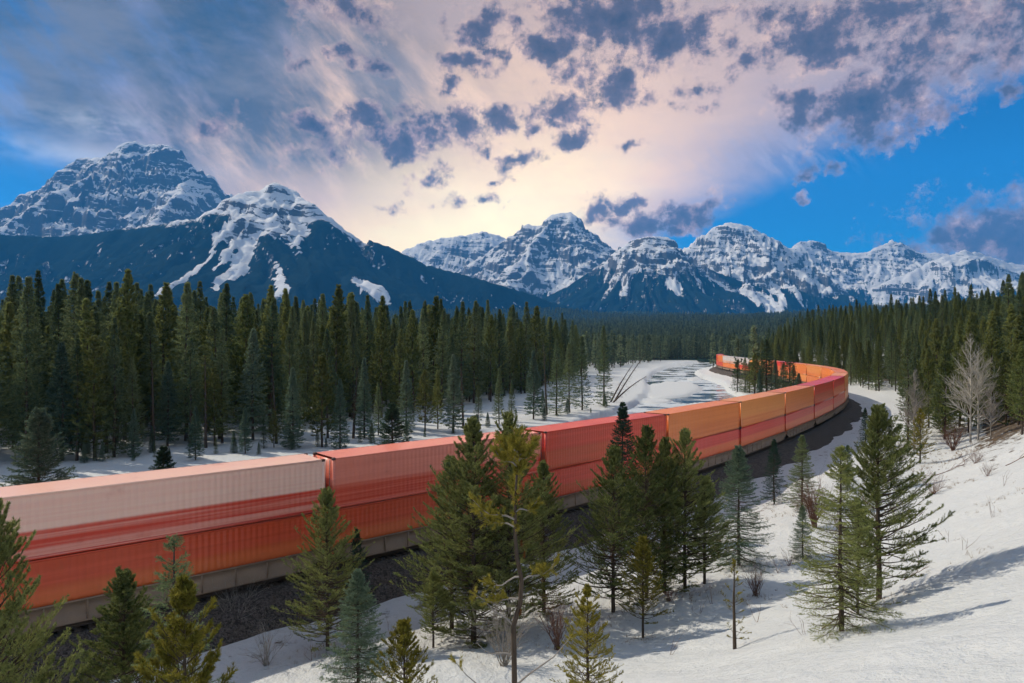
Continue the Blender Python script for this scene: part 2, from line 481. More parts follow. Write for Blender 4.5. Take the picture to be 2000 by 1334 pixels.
ang = np.concatenate([np.arange(-180, -50, 5.0), np.arange(-50, 50, 0.24), np.arange(50, 180, 5.0)])
rad = np.concatenate([np.geomspace(0.6, 7, 14, endpoint=False), np.geomspace(7, 210, 300, endpoint=False), np.geomspace(210, 11300, 84)])
A_, R_ = np.meshgrid(np.radians(ang), rad)
gx = R_ * np.sin(A_); gy = R_ * np.cos(A_)
gz = ground_h(gx, gy)
na, nr = len(ang), len(rad)
vid = np.arange(nr * na).reshape(nr, na)
nxt = np.roll(vid, -1, axis=1)
quads = np.stack([vid[:-1], nxt[:-1], nxt[1:], vid[1:]], -1).reshape(-1, 4)[:, ::-1]
c0 = nr * na
gv = np.vstack([np.stack([gx.ravel(), gy.ravel(), gz.ravel()], 1), [[0, 0, float(ground_h(np.array([0.0]), np.array([0.0]))[0])]]])
tris = np.stack([np.full(na, c0), nxt[0], vid[0]], 1)[:, ::-1]
gs, _ = signed_dist(gv[:, 0], gv[:, 1], LINE[::2], LTAN[::2])
gr = np.hypot(gv[:, 0], gv[:, 1])
forest_a = sstep(gr, 420, 620)
bare = 0.42 * np.exp(-((gs - 5.6) / 1.5) ** 2) + 0.42 * np.exp(-((gs - 24.0) / 3.4) ** 2) * sstep(gv[:, 0], 26, 38) + 0.50 * sstep(gs, 14, 26) * sstep(gv[:, 1], 60, 76)
gdl, _ = signed_dist(gv[:, 0], gv[:, 1], SH_L, T_L)
bare = bare + 0.50 * sstep(-gdl, 33, 46) * (gs < 0)  # litter laid to paint in the dark shade inside the stand
bare = np.where(gr < 500, bare, 0) + 0.12
ground_me = mesh_np('ground', gv, [quads, tris], m_snow, True, {'forest': forest_a, 'bare': bare})
ground = tag(obj('ground', ground_me), kind='structure')

def ray_ground(px, py):
    """where the line of sight through a place in the photograph meets the ground"""
    t = np.geomspace(4, 900, 4000)
    x = (px - 1000) / F * t; z = CAMZ - (py - 667) / F * t
    d = z - ground_h(x, t)
    i = int(np.argmax(d < 0))
    if d[i] >= 0: i = len(t) - 1
    return float(x[i]), float(t[i]), float(ground_h(np.array([x[i]]), np.array([t[i]]))[0])

# ------------------------------------------------------------------ river
m_river, k = material('river_water')
p = pos(k)
ice = k.noise(p, 0.10, 7, 0.62, 0.6)
im = k.step(ice, 0.45, 0.54)
wc = k.mix(k.noise(p, 0.05, 4), (0.050, 0.085, 0.095), (0.10, 0.14, 0.145))
k.put(k.b.inputs['Base Color'], k.mix(im, wc, (0.58, 0.64, 0.67)))
k.put(k.b.inputs['Roughness'], k.mix(im, (0.09,) * 3, (0.42,) * 3))
bump(k, k.m('ADD', k.noise(k.v('MULTIPLY', p, (1.0, 0.6, 1.0)), 1.3, 5, 0.6), k.m('MULTIPLY', im, 0.6)), 0.22, 0.12)
ia = np.arange(0, min(len(SH_L), len(SH_R)))
tl = np.linspace(0, len(SH_L) - 1, 160); tr = np.linspace(0, len(SH_R) - 1, 160)
Lp = np.stack([np.interp(tl, np.arange(len(SH_L)), SH_L[:, i]) for i in (0, 1)], 1) - 5 * np.stack([np.interp(tl, np.arange(len(SH_L)), T_L[:, 1]), -np.interp(tl, np.arange(len(SH_L)), T_L[:, 0])], 1)
Rp = np.stack([np.interp(tr, np.arange(len(SH_R)), SH_R[:, i]) for i in (0, 1)], 1) + 5 * np.stack([np.interp(tr, np.arange(len(SH_R)), T_R[:, 1]), -np.interp(tr, np.arange(len(SH_R)), T_R[:, 0])], 1)
rv = np.concatenate([np.c_[Lp, np.full(160, WATER)], np.c_[Rp, np.full(160, WATER)]])
rq = np.array([(i, 160 + i, 161 + i, i + 1) for i in range(159)])
tag(obj('river', mesh_np('river', rv, rq, m_river)), kind='structure')

# ------------------------------------------------------------------ mountains
m_mount, k = material('mountain_rock_and_snow')
p = pos(k)
rock = k.mix(k.noise(k.v('MULTIPLY', p, (1, 1, 3.5)), 0.008, 8, 0.68), (0.050, 0.053, 0.062), (0.20, 0.19, 0.19))
sn = attr(k, 'snow'); fa = attr(k, 'forest')
nn = k.noise(k.v('MULTIPLY', p, (1, 1, 1.3)), 0.028, 8, 0.74)
ns = k.noise(k.v('ADD', k.v('MULTIPLY', p, (0.45, 0.45, 6.0)), k.v('SCALE', k.noise(p, 0.004, 3, 0.6, col=True), 260.0)), 0.011, 7, 0.72)
nn = k.m('ADD', k.m('MULTIPLY', nn, 0.45), k.m('MULTIPLY', ns, 0.55))
mx, my, mz = k.xyz(p)
lay = k.m('ADD', k.m('ADD', mz, k.m('MULTIPLY', mx, 0.13)), k.m('MULTIPLY', k.noise(p, 0.0035, 4, 0.6), 190.0))
bands = k.m('ADD', k.m('MULTIPLY', k.m('SINE', k.m('MULTIPLY', lay, 0.088)), 0.30), k.m('MULTIPLY', k.m('SINE', k.m('MULTIPLY', lay, 0.217)), 0.22))
sn = k.m('ADD', sn, k.m('MULTIPLY', bands, k.step(k.noise(p, 0.0024, 4, 0.6), 0.35, 0.62, 0.25, 1.0)))
sm = k.step(k.m('ADD', sn, k.m('MULTIPLY', k.m('SUBTRACT', nn, 0.5), 2.3)), 0.34, 0.62)
cc = k.mix(sm, rock, (0.88, 0.89, 0.90))
nf = k.noise(k.v('MULTIPLY', p, (1, 1, 0.5)), 0.03, 6, 0.8)
fmask = k.step(k.m('ADD', fa, k.m('MULTIPLY', k.m('SUBTRACT', nf, 0.5), 1.3)), 0.40, 0.58)
cc = k.mix(fmask, cc, k.mix(nf, (0.003, 0.009, 0.011), (0.030, 0.052, 0.052)))  # forest tone leans blue, some distant haze painted into it
k.put(k.b.inputs['Base Color'], cc)
k.b.inputs['Roughness'].default_value = 0.8
k.put(k.b.inputs['Specular IOR Level'], k.m('MULTIPLY', k.m('SUBTRACT', 1.0, fmask), 0.1))
bump(k, nn, 0.7, 22.0)

def mountain(name, sil, Dm, base_z, tree_z, seed, kf=0.95, kb=0.8, front=2600, spurs=7, nx=330, ny=150, snowy=0.5, strata=55.0, chute=0.5, gul=1.0, foot=0.45, warp=1.0, tilt=0.0, chx=(-9999, 9999), sink=0.0, chf=1.9):
    g = np.random.default_rng(seed)
    sil = np.array(sil, float)
    px = np.linspace(sil[0, 0], sil[-1, 0], 260)
    py = np.interp(px, sil[:, 0], sil[:, 1])
    py = py + (fbm(px / 9.0, px * 0 + seed, 4, seed, 0.6, ridged=True) - 0.5) * -5
    dv = -fbm(px / 90.0, px * 0 + 3.3, 3, seed + 5) * 420 - 20
    dd = Dm + dv
    rx = (px - 1000) / F * dd; rz = CAMZ + (667 - py) / F * dd; ry = dd
    RX, RY, RZ = [rx], [ry], [rz]
    KF = [np.full(len(rx), kf)]
    for j in range(spurs):                      # spurs run from the crest towards the valley
        i = int((j + 0.5 + g.uniform(-.35, .35)) / spurs * len(rx))
        i = min(max(i, 2), len(rx) - 3)
        drop = (rz[i] - base_z)
        if drop < 150: continue
        L = drop * g.uniform(0.8, 1.5)
        t = np.linspace(0, 1, 60)
        ang_ = g.uniform(-0.75, 0.75)
        wob = (fbm(t * 3.1, t * 0 + j, 3, seed + j) - 0.5) * L * 0.3
        sx = rx[i] + math.sin(ang_) * L * t + wob * t
        sy = ry[i] - math.cos(ang_) * L * t
        sz = rz[i] - drop * (0.86 * t + 0.05 * np.sin(t * g.uniform(8, 16)) * t) - 25 * (t > 0)
        RX.append(sx); RY.append(sy); RZ.append(sz); KF.append(np.full(60, kf * 1.1))
    RX, RY, RZ, KF = map(np.concatenate, (RX, RY, RZ, KF))
    ext = 700
    X = np.linspace(rx.min() - ext, rx.max() + ext, nx)
    Y = np.concatenate([Dm - front + front * np.linspace(0, 1, ny - 26) ** 0.8, Dm + np.linspace(40, 1500, 26)])
    X, Y = np.meshgrid(X, Y)
    sh = X.shape
    x = X.ravel() + (fbm(X.ravel() / 260, Y.ravel() / 260, 4, seed + 11) - 0.5) * 190 * warp * sstep(np.abs(Y.ravel() - Dm), 60, 700)
    y = Y.ravel() + (fbm(X.ravel() / 260, Y.ravel() / 260, 4, seed + 12) - 0.5) * 190 * warp * sstep(np.abs(Y.ravel() - Dm), 60, 700)
    H = np.full(len(x), -1e9); W = np.zeros(len(x)); Dd = np.zeros(len(x)); HR = np.zeros(len(x))
    for a in range(0, len(x), 6000):
        b = slice(a, a + 6000)
        ddx = x[b, None] - RX; ddy = y[b, None] - RY
        d = np.sqrt(ddx * ddx + ddy * ddy)
        kk = np.where(ddy < 0, KF, kb)
        dm = 2400.0
        dcl = np.minimum(d, dm)
        drop = kk * (dcl - (1 - foot) * 0.5 * dcl * dcl / dm) + kk * foot * (d - dcl)
        z = RZ - drop
        i = z.argmax(1); r_ = np.arange(len(i))
        H[b] = z[r_, i]; HR[b] = np.where((RX[i] / RY[i] * F + 1000 > chx[0]) & (RX[i] / RY[i] * F + 1000 < chx[1]), RZ[i], -9e9); Dd[b] = d[r_, i]
        W[b] = RX[i] / 260 + ddx[r_, i] / (d[r_, i] + 60) * 3.0
    xr, yr = X.ravel(), Y.ravel()
    dep = sstep(Dd, 10, 420)
    # ledges of bedded rock, broken and wavering
    zz = H + (fbm(xr / 900, yr / 900, 3, seed + 40) - 0.5) * 420 + xr * tilt + (fbm(xr / 120, yr / 120, 3, seed + 41) - 0.5) * 90
    led = 0.0
    for st_, am in ((strata * 2.7, 0.7), (strata, 0.95), (strata * 0.47, 0.9)):
        ph = zz / st_ + 3.7 * am
        fr = ph - np.floor(ph)
        am2 = am * sstep(fbm(xr / 420 + ph * .07, yr / 420, 3, seed + int(st_)), 0.22, 0.58)
        led = led + (sstep(fr, 0.25, 0.75) - fr) * st_ * am2
    H = H + led * sstep(H, tree_z - 100, tree_z + 150) * (0.25 + 0.75 * sstep(Dd, 0, 120))
    gly = fbm(W * 1.7, Dd / 900, 4, seed + 20, 0.55, ridged=True)
    H = H - (1 - gly) * 170 * gul * dep
    H = H - (1 - fbm(W * 6.5, Dd / 700 + 5, 4, seed + 24, 0.6, ridged=True)) * 95 * gul * sstep(Dd, 15, 300)
    H = H + (fbm(xr / 170, yr / 170, 5, seed + 30, 0.55, ridged=True) - 0.55) * 38 * sstep(Dd, 0, 260) * (0.35 + 0.65 * sstep(H, tree_z - 200, tree_z + 100))
    H = H + (fbm(xr / 62, yr / 62, 4, seed + 33, 0.6, ridged=True) - 0.55) * 26 * sstep(Dd, 0, 160) * sstep(H, tree_z - 150, tree_z + 60)
    Hg = H.reshape(sh)
    gxx = np.gradient(Hg, axis=1) / np.gradient(X, axis=1)
    gyy = np.gradient(Hg, axis=0) / np.gradient(Y, axis=0)
    slope = np.hypot(gxx, gyy).ravel()
    nz = fbm(X.ravel() / 420, Y.ravel() / 420, 4, seed + 50)
    snow = snowy + 1.12 - 0.66 * slope + (nz - 0.5) * 0.35
    snow = snow + (fbm(W * 12, Dd / 260, 4, seed + 52, 0.65) - 0.5) * 1.2 + (fbm(xr / 45, H / 14, 3, seed + 53) - 0.5) * 0.7
    snow = np.clip(snow, 0, 1.0)
    ch = fbm(W * chf + 7, Dd / 2600, 3, seed + 60, 0.5)
    tz = tree_z - sink * sstep(HR, tree_z + 120, tree_z + 420) + (fbm(X.ravel() / 500, Y.ravel() / 500, 4, seed + 70) - 0.5) * 240 - chute * 800 * sstep(ch, 0.52, 0.66) * sstep(HR, tree_z + 100, tree_z + 240)
    forest = sstep(tz - H, -70, 90)
    forest = np.where(slope > 1.6, forest * 0.5, forest)
    v = np.stack([X.ravel(), Y.ravel(), H], 1)
    vid = np.arange(len(v)).reshape(sh)
    q = np.stack([vid[:-1, :-1], vid[:-1, 1:], vid[1:, 1:], vid[1:, :-1]], -1).reshape(-1, 4)
    me = mesh_np(name, v, q, m_mount, True, {'snow': snow, 'forest': forest})
    return tag(obj(name, me), kind='structure')

mountain('mountain', [(-160, 520), (-60, 455), (0, 418), (40, 383), (118, 355), (128, 322), (150, 312), (215, 303), (232, 283), (262, 274), (285, 283), (330, 282), (352, 300), (385, 330), (450, 382), (490, 430), (560, 500)],
         8200, 700, 950, 101, kf=1.25, front=2500, spurs=9, snowy=0.58, strata=95, chute=0.2, nx=360, ny=170, tilt=0.10)
mountain('mountain', [(-700, 500), (-300, 470), (0, 458), (120, 462), (250, 446), (390, 424), (430, 402), (470, 378), (488, 370), (505, 373), (528, 362), (536, 354), (545, 361), (566, 370), (600, 393), (660, 437), (700, 462), (760, 482), (830, 516), (1000, 562), (1130, 606), (1260, 655)],
         5200, 120, 900, 211, kf=0.85, kb=0.7, front=2900, spurs=8, snowy=0.72, strata=60, chute=0.55, nx=440, ny=170, foot=0.22, gul=0.8, chx=(508, 720), sink=290, chf=4.6)
mountain('mountain', [(740, 545), (790, 488), (835, 471), (880, 462), (940, 452), (985, 462), (1040, 520)],
         10200, 700, 800, 331, kf=0.85, spurs=5, front=2300, snowy=0.75, strata=110, chute=0.3, nx=180, ny=100)
mountain('mountain', [(820, 590), (900, 528), (960, 487), (1010, 452), (1032, 436), (1050, 440), (1078, 420), (1115, 412), (1130, 428), (1150, 462), (1170, 478), (1215, 484), (1260, 520), (1330, 570)],
         8800, 450, 560, 441, kf=1.0, spurs=8, front=2300, snowy=0.45, strata=75, chute=0.3, nx=330, ny=150)
mountain('mountain', [(1020, 600), (1110, 560), (1180, 510), (1222, 478), (1250, 465), (1300, 462), (1318, 478), (1345, 505), (1400, 532), (1480, 560), (1560, 590)],
         6800, 280, 720, 551, kf=0.85, spurs=5, front=2300, snowy=0.42, strata=60, chute=0.35, nx=300, ny=130, foot=0.3)
mountain('mountain', [(1290, 520), (1330, 490), (1365, 464), (1405, 440), (1430, 432), (1465, 442), (1490, 455), (1530, 478), (1560, 492), (1600, 530), (1640, 572), (1700, 600)],
         7700, 300, 520, 661, kf=0.9, spurs=7, front=2500, snowy=0.72, strata=70, chute=0.6, nx=300, ny=140, foot=0.3)
mountain('mountain', [(1500, 520), (1560, 474), (1592, 470), (1625, 490), (1690, 494), (1720, 480), (1742, 467), (1765, 478), (1790, 492), (1850, 496), (1920, 520), (2000, 560)],
         9400, 500, 620, 771, kf=0.8, spurs=7, front=2300, snowy=0.66, strata=85, chute=0.4, nx=280, ny=130)
mountain('mountain', [(1660, 590), (1740, 545), (1800, 520), (1845, 500), (1885, 489), (1920, 495), (1960, 508), (2010, 520), (2100, 530), (2300, 560)],
         8300, 400, 560, 881, kf=0.8, spurs=7, front=2400, snowy=0.82, strata=80, chute=0.6, nx=300, ny=130)

# ------------------------------------------------------------------ air
m_haze, k = material('haze')
k.n.remove(k.b)
pv = k.node('ShaderNodeVolumePrincipled')
pv.inputs['Color'].default_value = (0.05, 0.38, 1.0, 1)
pv.inputs['Density'].default_value = HAZE
pv.inputs['Anisotropy'].default_value = 0.0
pv.inputs['Density Attribute'].default_value = ''
pv.inputs['Temperature Attribute'].default_value = ''
m_haze.cycles.homogeneous_volume = True
k.l.new(pv.outputs[0], k.o.inputs['Volume'])
mb = MB()
mb.box(-11600, 11600, -11600, 11900, min(-6.0, float(gz.min()) - 1.0), 2560)
tag(obj('haze', mb.me('haze', m_haze)), kind='stuff')

# ------------------------------------------------------------------ railway: ballast bed, rails, sleepers
m_ballast, k = material('ballast')
p = pos(k)
vo = k.node('ShaderNodeTexVoronoi'); vo.inputs['Scale'].default_value = 14.0
k.put(vo.inputs['Vector'], p)
bc = k.mix(k.xyz(vo.outputs['Color'])[0], (0.020, 0.017, 0.015), (0.13, 0.11, 0.095))
bc = k.mix(k.step(k.noise(p, 0.8, 5, 0.6), 0.60, 0.72, 0, 0.5), bc, (0.09, 0.06, 0.04))
k.put(k.b.inputs['Base Color'], bc)
k.b.inputs['Roughness'].default_value = 0.95
bump(k, vo.outputs['Distance'], 1.0, 0.06)
m_rail = simple('rail_steel', (0.10, 0.075, 0.06), 0.5, 0.3, 3, 0.6)
m_tie = simple('sleeper_timber', (0.055, 0.043, 0.034), 0.9, 0.35, 6)

def sweep(prof, a0, a1, step, zfun=None):
    """a profile of (offset to the right, height) carried along the line"""
    t = np.arange(a0, a1, step)
    pts = [line_at(q) for q in t]
    c = np.array([q[0] for q in pts]); d = np.array([q[1] for q in pts])
    nrm = np.c_[d[:, 1], -d[:, 0]]
    pr = np.array(prof, float)
    v = np.zeros((len(t), len(pr), 3))
    v[:, :, 0] = c[:, None, 0] + nrm[:, None, 0] * pr[None, :, 0]
    v[:, :, 1] = c[:, None, 1] + nrm[:, None, 1] * pr[None, :, 0]
    v[:, :, 2] = pr[None, :, 1]
    m = len(pr)
    i = np.arange(len(t) - 1)[:, None] * m; j = np.arange(m - 1)[None, :]
    q = np.stack([i + j, i + j + 1, i + m + j + 1, i + m + j], -1).reshape(-1, 4)
    return v, q
N_LINE = len(LINE) - 1
bv, bq = sweep([(-6.4, -2.9), (-4.4, -1.2), (-2.1, -0.32), (-1.3, -0.24), (1.3, -0.24), (2.1, -0.32), (2.9, -0.85), (4.1, -1.62)], 0, N_LINE, 1.0)
ctr = bv.mean(1, keepdims=True)
off = (fbm(bv[:, :, 0] / 1.3, bv[:, :, 1] / 1.3, 3, 77) - 0.5)
bv[:, [1, 2, 5, 6], 2] += off[:, [1, 2, 5, 6]] * 0.35
e_ = (fbm(bv[:, 7, 0] / 4, bv[:, 7, 1] / 4, 4, 78) - 0.5)
for i_, pt in enumerate(bv[:, 7]):
    _, d_ = line_at(i_)
    bv[i_, 7, 0] += d_[1] * e_[i_] * 2.5; bv[i_, 7, 1] -= d_[0] * e_[i_] * 2.5
bed = tag(obj('track_bed', mesh_np('track_bed', bv.reshape(-1, 3), bq, m_ballast, True)), kind='structure')
track = tag(empty('railway_track', (*LINE[150], 0)), 'steel rails on timber sleepers curving beneath the red container train', 'railway track')
def to_parent(v, o): return v - np.array(o.location)
for sd_ in (-1, 1):
    o_ = sd_ * 0.755
    rv_, rq_ = sweep([(o_ - .07, -.17), (o_ - .07, -.15), (o_ - .012, -.12), (o_ - .012, -.045), (o_ - .036, -.03), (o_ - .036, 0), (o_ + .036, 0), (o_ + .036, -.03), (o_ + .012, -.045), (o_ + .012, -.12), (o_ + .07, -.15), (o_ + .07, -.17)], 60, N_LINE - 60, 2.0)
    obj('rail', mesh_np('rail', to_parent(rv_.reshape(-1, 3), track), rq_, m_rail), track)
mb = MB(); mb.box(-.12, .12, -1.3, 1.3, -.30, -.172)
tie_me = mb.me('sleeper', m_tie)
A_SEEN = int(np.argmax(LINE[:, 0] > -46))
for i_ in range(230):
    p_, d_ = line_at(A_SEEN + i_ * 0.56)
    obj('sleeper', tie_me, track, to_parent(np.array([*p_, random.uniform(-.008, .008)]), track), (0, 0, math.atan2(d_[1], d_[0]) + random.uniform(-.02, .02)))

# ------------------------------------------------------------------ the train
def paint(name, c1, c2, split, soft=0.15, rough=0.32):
    """container paint: two coats with a band line, lengthwise streaks painted in to mimic motion"""
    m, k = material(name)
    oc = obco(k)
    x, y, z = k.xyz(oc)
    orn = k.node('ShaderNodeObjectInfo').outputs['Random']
    streak = k.noise(k.comb(k.m('ADD', k.m('MULTIPLY', x, 0.05), k.m('MULTIPLY', orn, 30.0)), k.m('MULTIPLY', y, 0.2), k.m('MULTIPLY', z, 5.0)), 1.0, 4, 0.6)
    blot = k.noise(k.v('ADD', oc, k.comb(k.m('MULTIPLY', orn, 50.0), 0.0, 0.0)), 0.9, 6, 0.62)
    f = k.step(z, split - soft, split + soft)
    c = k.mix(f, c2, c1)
    c = k.mix(k.step(streak, 0.35, 0.68, 0.0, 0.40), c, tuple(min(1, q * 1.3 + 0.035) for q in c1))
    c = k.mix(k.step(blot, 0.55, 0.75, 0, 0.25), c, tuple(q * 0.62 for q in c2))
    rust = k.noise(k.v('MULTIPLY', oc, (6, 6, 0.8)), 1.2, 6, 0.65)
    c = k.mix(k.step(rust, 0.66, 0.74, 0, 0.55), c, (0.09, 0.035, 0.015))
    k.put(k.b.inputs['Base Color'], c)
    k.b.inputs['Roughness'].default_value = rough
    bump(k, blot, 0.12, 0.02)
    return m
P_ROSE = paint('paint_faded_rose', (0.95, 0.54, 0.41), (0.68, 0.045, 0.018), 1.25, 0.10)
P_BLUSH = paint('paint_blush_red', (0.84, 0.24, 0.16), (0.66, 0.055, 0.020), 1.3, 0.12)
P_RED = paint('paint_red', (0.68, 0.055, 0.022), (0.62, 0.085, 0.022), 1.4)
P_REDOR = paint('paint_red_over_orange', (0.72, 0.045, 0.028), (0.82, 0.17, 0.04), 1.5, 0.12)
P_ORANGE = paint('paint_orange', (0.86, 0.22, 0.045), (0.80, 0.18, 0.038), 1.2, 0.4)
P_AMBER = paint('paint_amber', (0.88, 0.29, 0.07), (0.84, 0.21, 0.045), 1.1, 0.3)
P_RUST = paint('paint_rust_red', (0.58, 0.060, 0.014), (0.66, 0.13, 0.03), 1.3, 0.3)
P_PALE = paint('paint_pale_grey', (0.62, 0.55, 0.52), (0.70, 0.32, 0.20), 1.0, 0.2)
m_sill = simple('well_car_sill', (0.24, 0.165, 0.11), 0.7, 0.3, 1.2)
m_under = simple('underframe_black', (0.035, 0.028, 0.024), 0.8, 0.3, 3)
m_wheel = simple('wheel_steel', (0.09, 0.07, 0.055), 0.45, 0.3, 5, 0.6)
m_cast = simple('corner_casting', (0.10, 0.05, 0.035), 0.6, 0.3, 6)
m_rod = simple('galvanised_rod', (0.32, 0.30, 0.28), 0.5, 0.2, 9, 0.5)

CL, CWD = 16.1, 2.56
def corrugated(y, h, sgn, base=0.16):
    """one long side: trapezoid ribs, pressed 32 mm deep"""
    xs, ys = [-CL / 2 + .16], [y - sgn * .02]
    pitch = 0.292; n = int((CL - .4) / pitch); x0 = -n * pitch / 2
    for i in range(n):
        a = x0 + i * pitch
        for (u, dpt) in ((0.03, .02), (0.10, .040), (0.17, .040), (0.24, .02)):
            xs.append(a + u); ys.append(y - sgn * dpt)
    xs.append(CL / 2 - .16); ys.append(y - sgn * .02)
    v = [(a, b, base) for a, b in zip(xs, ys)] + [(a, b, h - .10) for a, b in zip(xs, ys)]
    m = len(xs)
    q = [(i, i + 1, m + i + 1, m + i) if sgn < 0 else (i + 1, i, m + i, m + i + 1) for i in range(m - 1)]
    return np.array(v), q
def container_parts(h, col):
    out_ = {}
    hw = CWD / 2
    for sgn in (-1, 1):
        mb = MB(); v, q = corrugated(sgn * hw, h, sgn); mb.add(v, q)
        out_['side_wall', sgn] = mb.me('side_wall', col)
        mb = MB()
        mb.box(-CL / 2 + .16, CL / 2 - .16, sgn * hw - (.06 if sgn > 0 else 0), sgn * hw + (.06 if sgn < 0 else 0), h - .10, h - .012)
        out_['top_rail', sgn] = mb.me('top_rail', col)
        mb = MB()
        mb.box(-CL / 2 + .16, CL / 2 - .16, sgn * hw - (.07 if sgn > 0 else 0), sgn * hw + (.07 if sgn < 0 else 0), 0.012, .16)
        out_['bottom_rail', sgn] = mb.me('bottom_rail', col)
    # roof with shallow cross ribs
    n = 44; xs = np.linspace(-CL / 2 + .14, CL / 2 - .14, n * 2)
    zs = h - .03 + np.tile([0, 0.018], n)
    v = np.concatenate([np.c_[xs, np.full(2 * n, -hw + .06), zs], np.c_[xs, np.full(2 * n, hw - .06), zs]])
    q = [(i, i + 1, 2 * n + i + 1, 2 * n + i) for i in range(2 * n - 1)]
    mb = MB(); mb.add(v, q); out_['roof', 0] = mb.me('roof', col)
    for e in (-1, 1):
        mb = MB(); x = e * (CL / 2 - .05)
        mb.box(min(x, x - e * .06), max(x, x - e * .06), -hw + .10, hw - .10, .14, h - .12)
        out_['end_wall', e] = mb.me('end_wall', col)
        mb = MB()
        for yy in (-.85, -.35, .35, .85):
            mb.tube([(x + e * .035, yy, .15), (x + e * .035, yy, h - .15)], .018, 6)
        out_['locking_bar', e] = mb.me('locking_bar', m_rod)
        for sgn in (-1, 1):
            mb = MB()
            xx = e * CL / 2; yy = sgn * hw
            mb.box(min(xx, xx - e * .16), max(xx, xx - e * .16), min(yy, yy - sgn * .10), max(yy, yy - sgn * .10), .13, h - .13)
            out_['corner_post', (e, sgn)] = mb.me('corner_post', col)
            mb = MB()
            for z0 in (0, h - .13):
                mb.box(min(xx + e * .004, xx - e * .18), max(xx + e * .004, xx - e * .18), min(yy + sgn * .004, yy - sgn * .16), max(yy + sgn * .004, yy - sgn * .16), z0, z0 + .13)
            out_['corner_casting', (e, sgn)] = mb.me('corner_casting', m_cast)
    return out_
def make_container(h, col):
    t = empty('container')
    bars = {}
    for (nm, kk), me in container_parts(h, col).items():
        o = obj(nm, me)
        if nm == 'locking_bar': o.parent = bars[kk]
        else: o.parent = t
        if nm == 'end_wall': bars[kk] = o
    return t
PITCH = 16.52
def make_well_car():
    t = empty('well_car')
    for sgn in (-1, 1):
        mb = MB()
        prof = [(-8.0, .74), (-8.0, 1.16), (8.0, 1.16), (8.0, .74), (6.9, .30), (-6.9, .30)]
        y0, y1 = sgn * 1.33, sgn * 1.41
        v = [(a, y0, b) for a, b in prof] + [(a, y1, b) for a, b in prof]
        qs = [(i, (i + 1) % 6, 6 + (i + 1) % 6, 6 + i) for i in range(6)]
        mb.add(v, qs + [(0, 1, 2, 3), (0, 3, 4, 5), (9, 8, 7, 6), (11, 10, 9, 6)])
        s_ = obj('side_sill', mb.me('side_sill', m_sill), t)
        mb = MB(); mb.box(-8.0, 8.0, min(sgn * 1.38, sgn * 1.47), max(sgn * 1.38, sgn * 1.47), 1.163, 1.24)
        obj('top_flange', mb.me('top_flange', m_sill), s_)
        mb = MB(); mb.box(-6.85, 6.85, min(sgn * 1.36, sgn * 1.46), max(sgn * 1.36, sgn * 1.46), .23, .297)
        obj('bottom_flange', mb.me('bottom_flange', m_sill), s_)
        mb = MB()
        mb.box(-.035, .035, min(sgn * 1.412, sgn * 1.45), max(sgn * 1.412, sgn * 1.45), .30, 1.16)
        rib = mb.me('rib', m_sill)
        for i in range(9):
            obj('rib', rib, s_, (-6.4 + i * 1.6, 0, 0))
    mb = MB(); mb.box(-6.8, 6.8, -1.32, 1.32, .42, .54)
    obj('well_floor', mb.me('well_floor', m_under), t)
    for e in (-1, 1):
        mb = MB()
        mb.box(min(e * 6.85, e * 8.18), max(e * 6.85, e * 8.18), -1.30, 1.30, .605, .65)
        mb.box(min(e * 7.9, e * 8.2), max(e * 7.9, e * 8.2), -.14, .14, .42, .60)
        obj('end_platform', mb.me('end_platform', m_under), t)
        bg_ = obj('bogie', None, t, (e * 6.95, 0, 0))
        mb = MB()
        for sgn in (-1, 1):
            mb.box(-1.15, 1.15, min(sgn * .93, sgn * 1.05), max(sgn * .93, sgn * 1.05), .22, .46)
            mb.box(-.35, .35, min(sgn * .93, sgn * 1.07), max(sgn * .93, sgn * 1.07), .10, .22)
        mb.box(-.22, .22, -.92, .92, .30, .52)
        obj('bogie_frame', mb.me('bogie_frame', m_under), bg_)
        for ax in (-.85, .85):
            mb = MB()
            for sgn in (-1, 1):
                mb.tube([(ax, sgn * .70, .30), (ax, sgn * .82, .30)], .30, 18)
                mb.tube([(ax, sgn * .66, .30), (ax, sgn * .70, .30)], .325, 18)
            mb.tube([(ax, -.9, .30), (ax, .9, .30)], .07, 8)
            obj('wheelset', mb.me('wheelset', m_wheel), bg_)
    mb = MB()
    mb.box(8.2, 8.32, -.16, .16, .40, .62)
    obj('coupler', mb.me('coupler', m_under), t)
    return t
car0 = make_well_car()
low0 = {c: None for c in ()}
protos = {}
def get_container(h, col):
    key = (h, col.name)
    if key not in protos:
        protos[key] = make_container(h, col); return protos[key]
    return copy_tree(protos[key])
ORD = ['first', 'second', 'third', 'fourth', 'fifth', 'sixth', 'seventh', 'eighth', 'ninth', 'tenth', 'eleventh', 'twelfth', 'thirteenth', 'fourteenth', 'fifteenth', 'sixteenth',
       'seventeenth', 'eighteenth', 'nineteenth', 'twentieth', 'twenty-first', 'twenty-second', 'twenty-third', 'twenty-fourth', 'twenty-fifth', 'twenty-sixth', 'twenty-seventh', 'twenty-eighth', 'twenty-ninth', 'thirtieth']
A0 = A_SEEN - 4 + 7
UP = [P_ROSE, P_ROSE, P_ROSE, P_BLUSH, P_RED, P_ORANGE, P_AMBER, P_ORANGE, P_RED, P_REDOR, P_AMBER, P_ORANGE, P_ORANGE, P_AMBER, P_ORANGE, P_REDOR, P_ORANGE, P_AMBER, P_PALE, P_PALE, P_PALE, P_ORANGE, P_RED, P_RED]
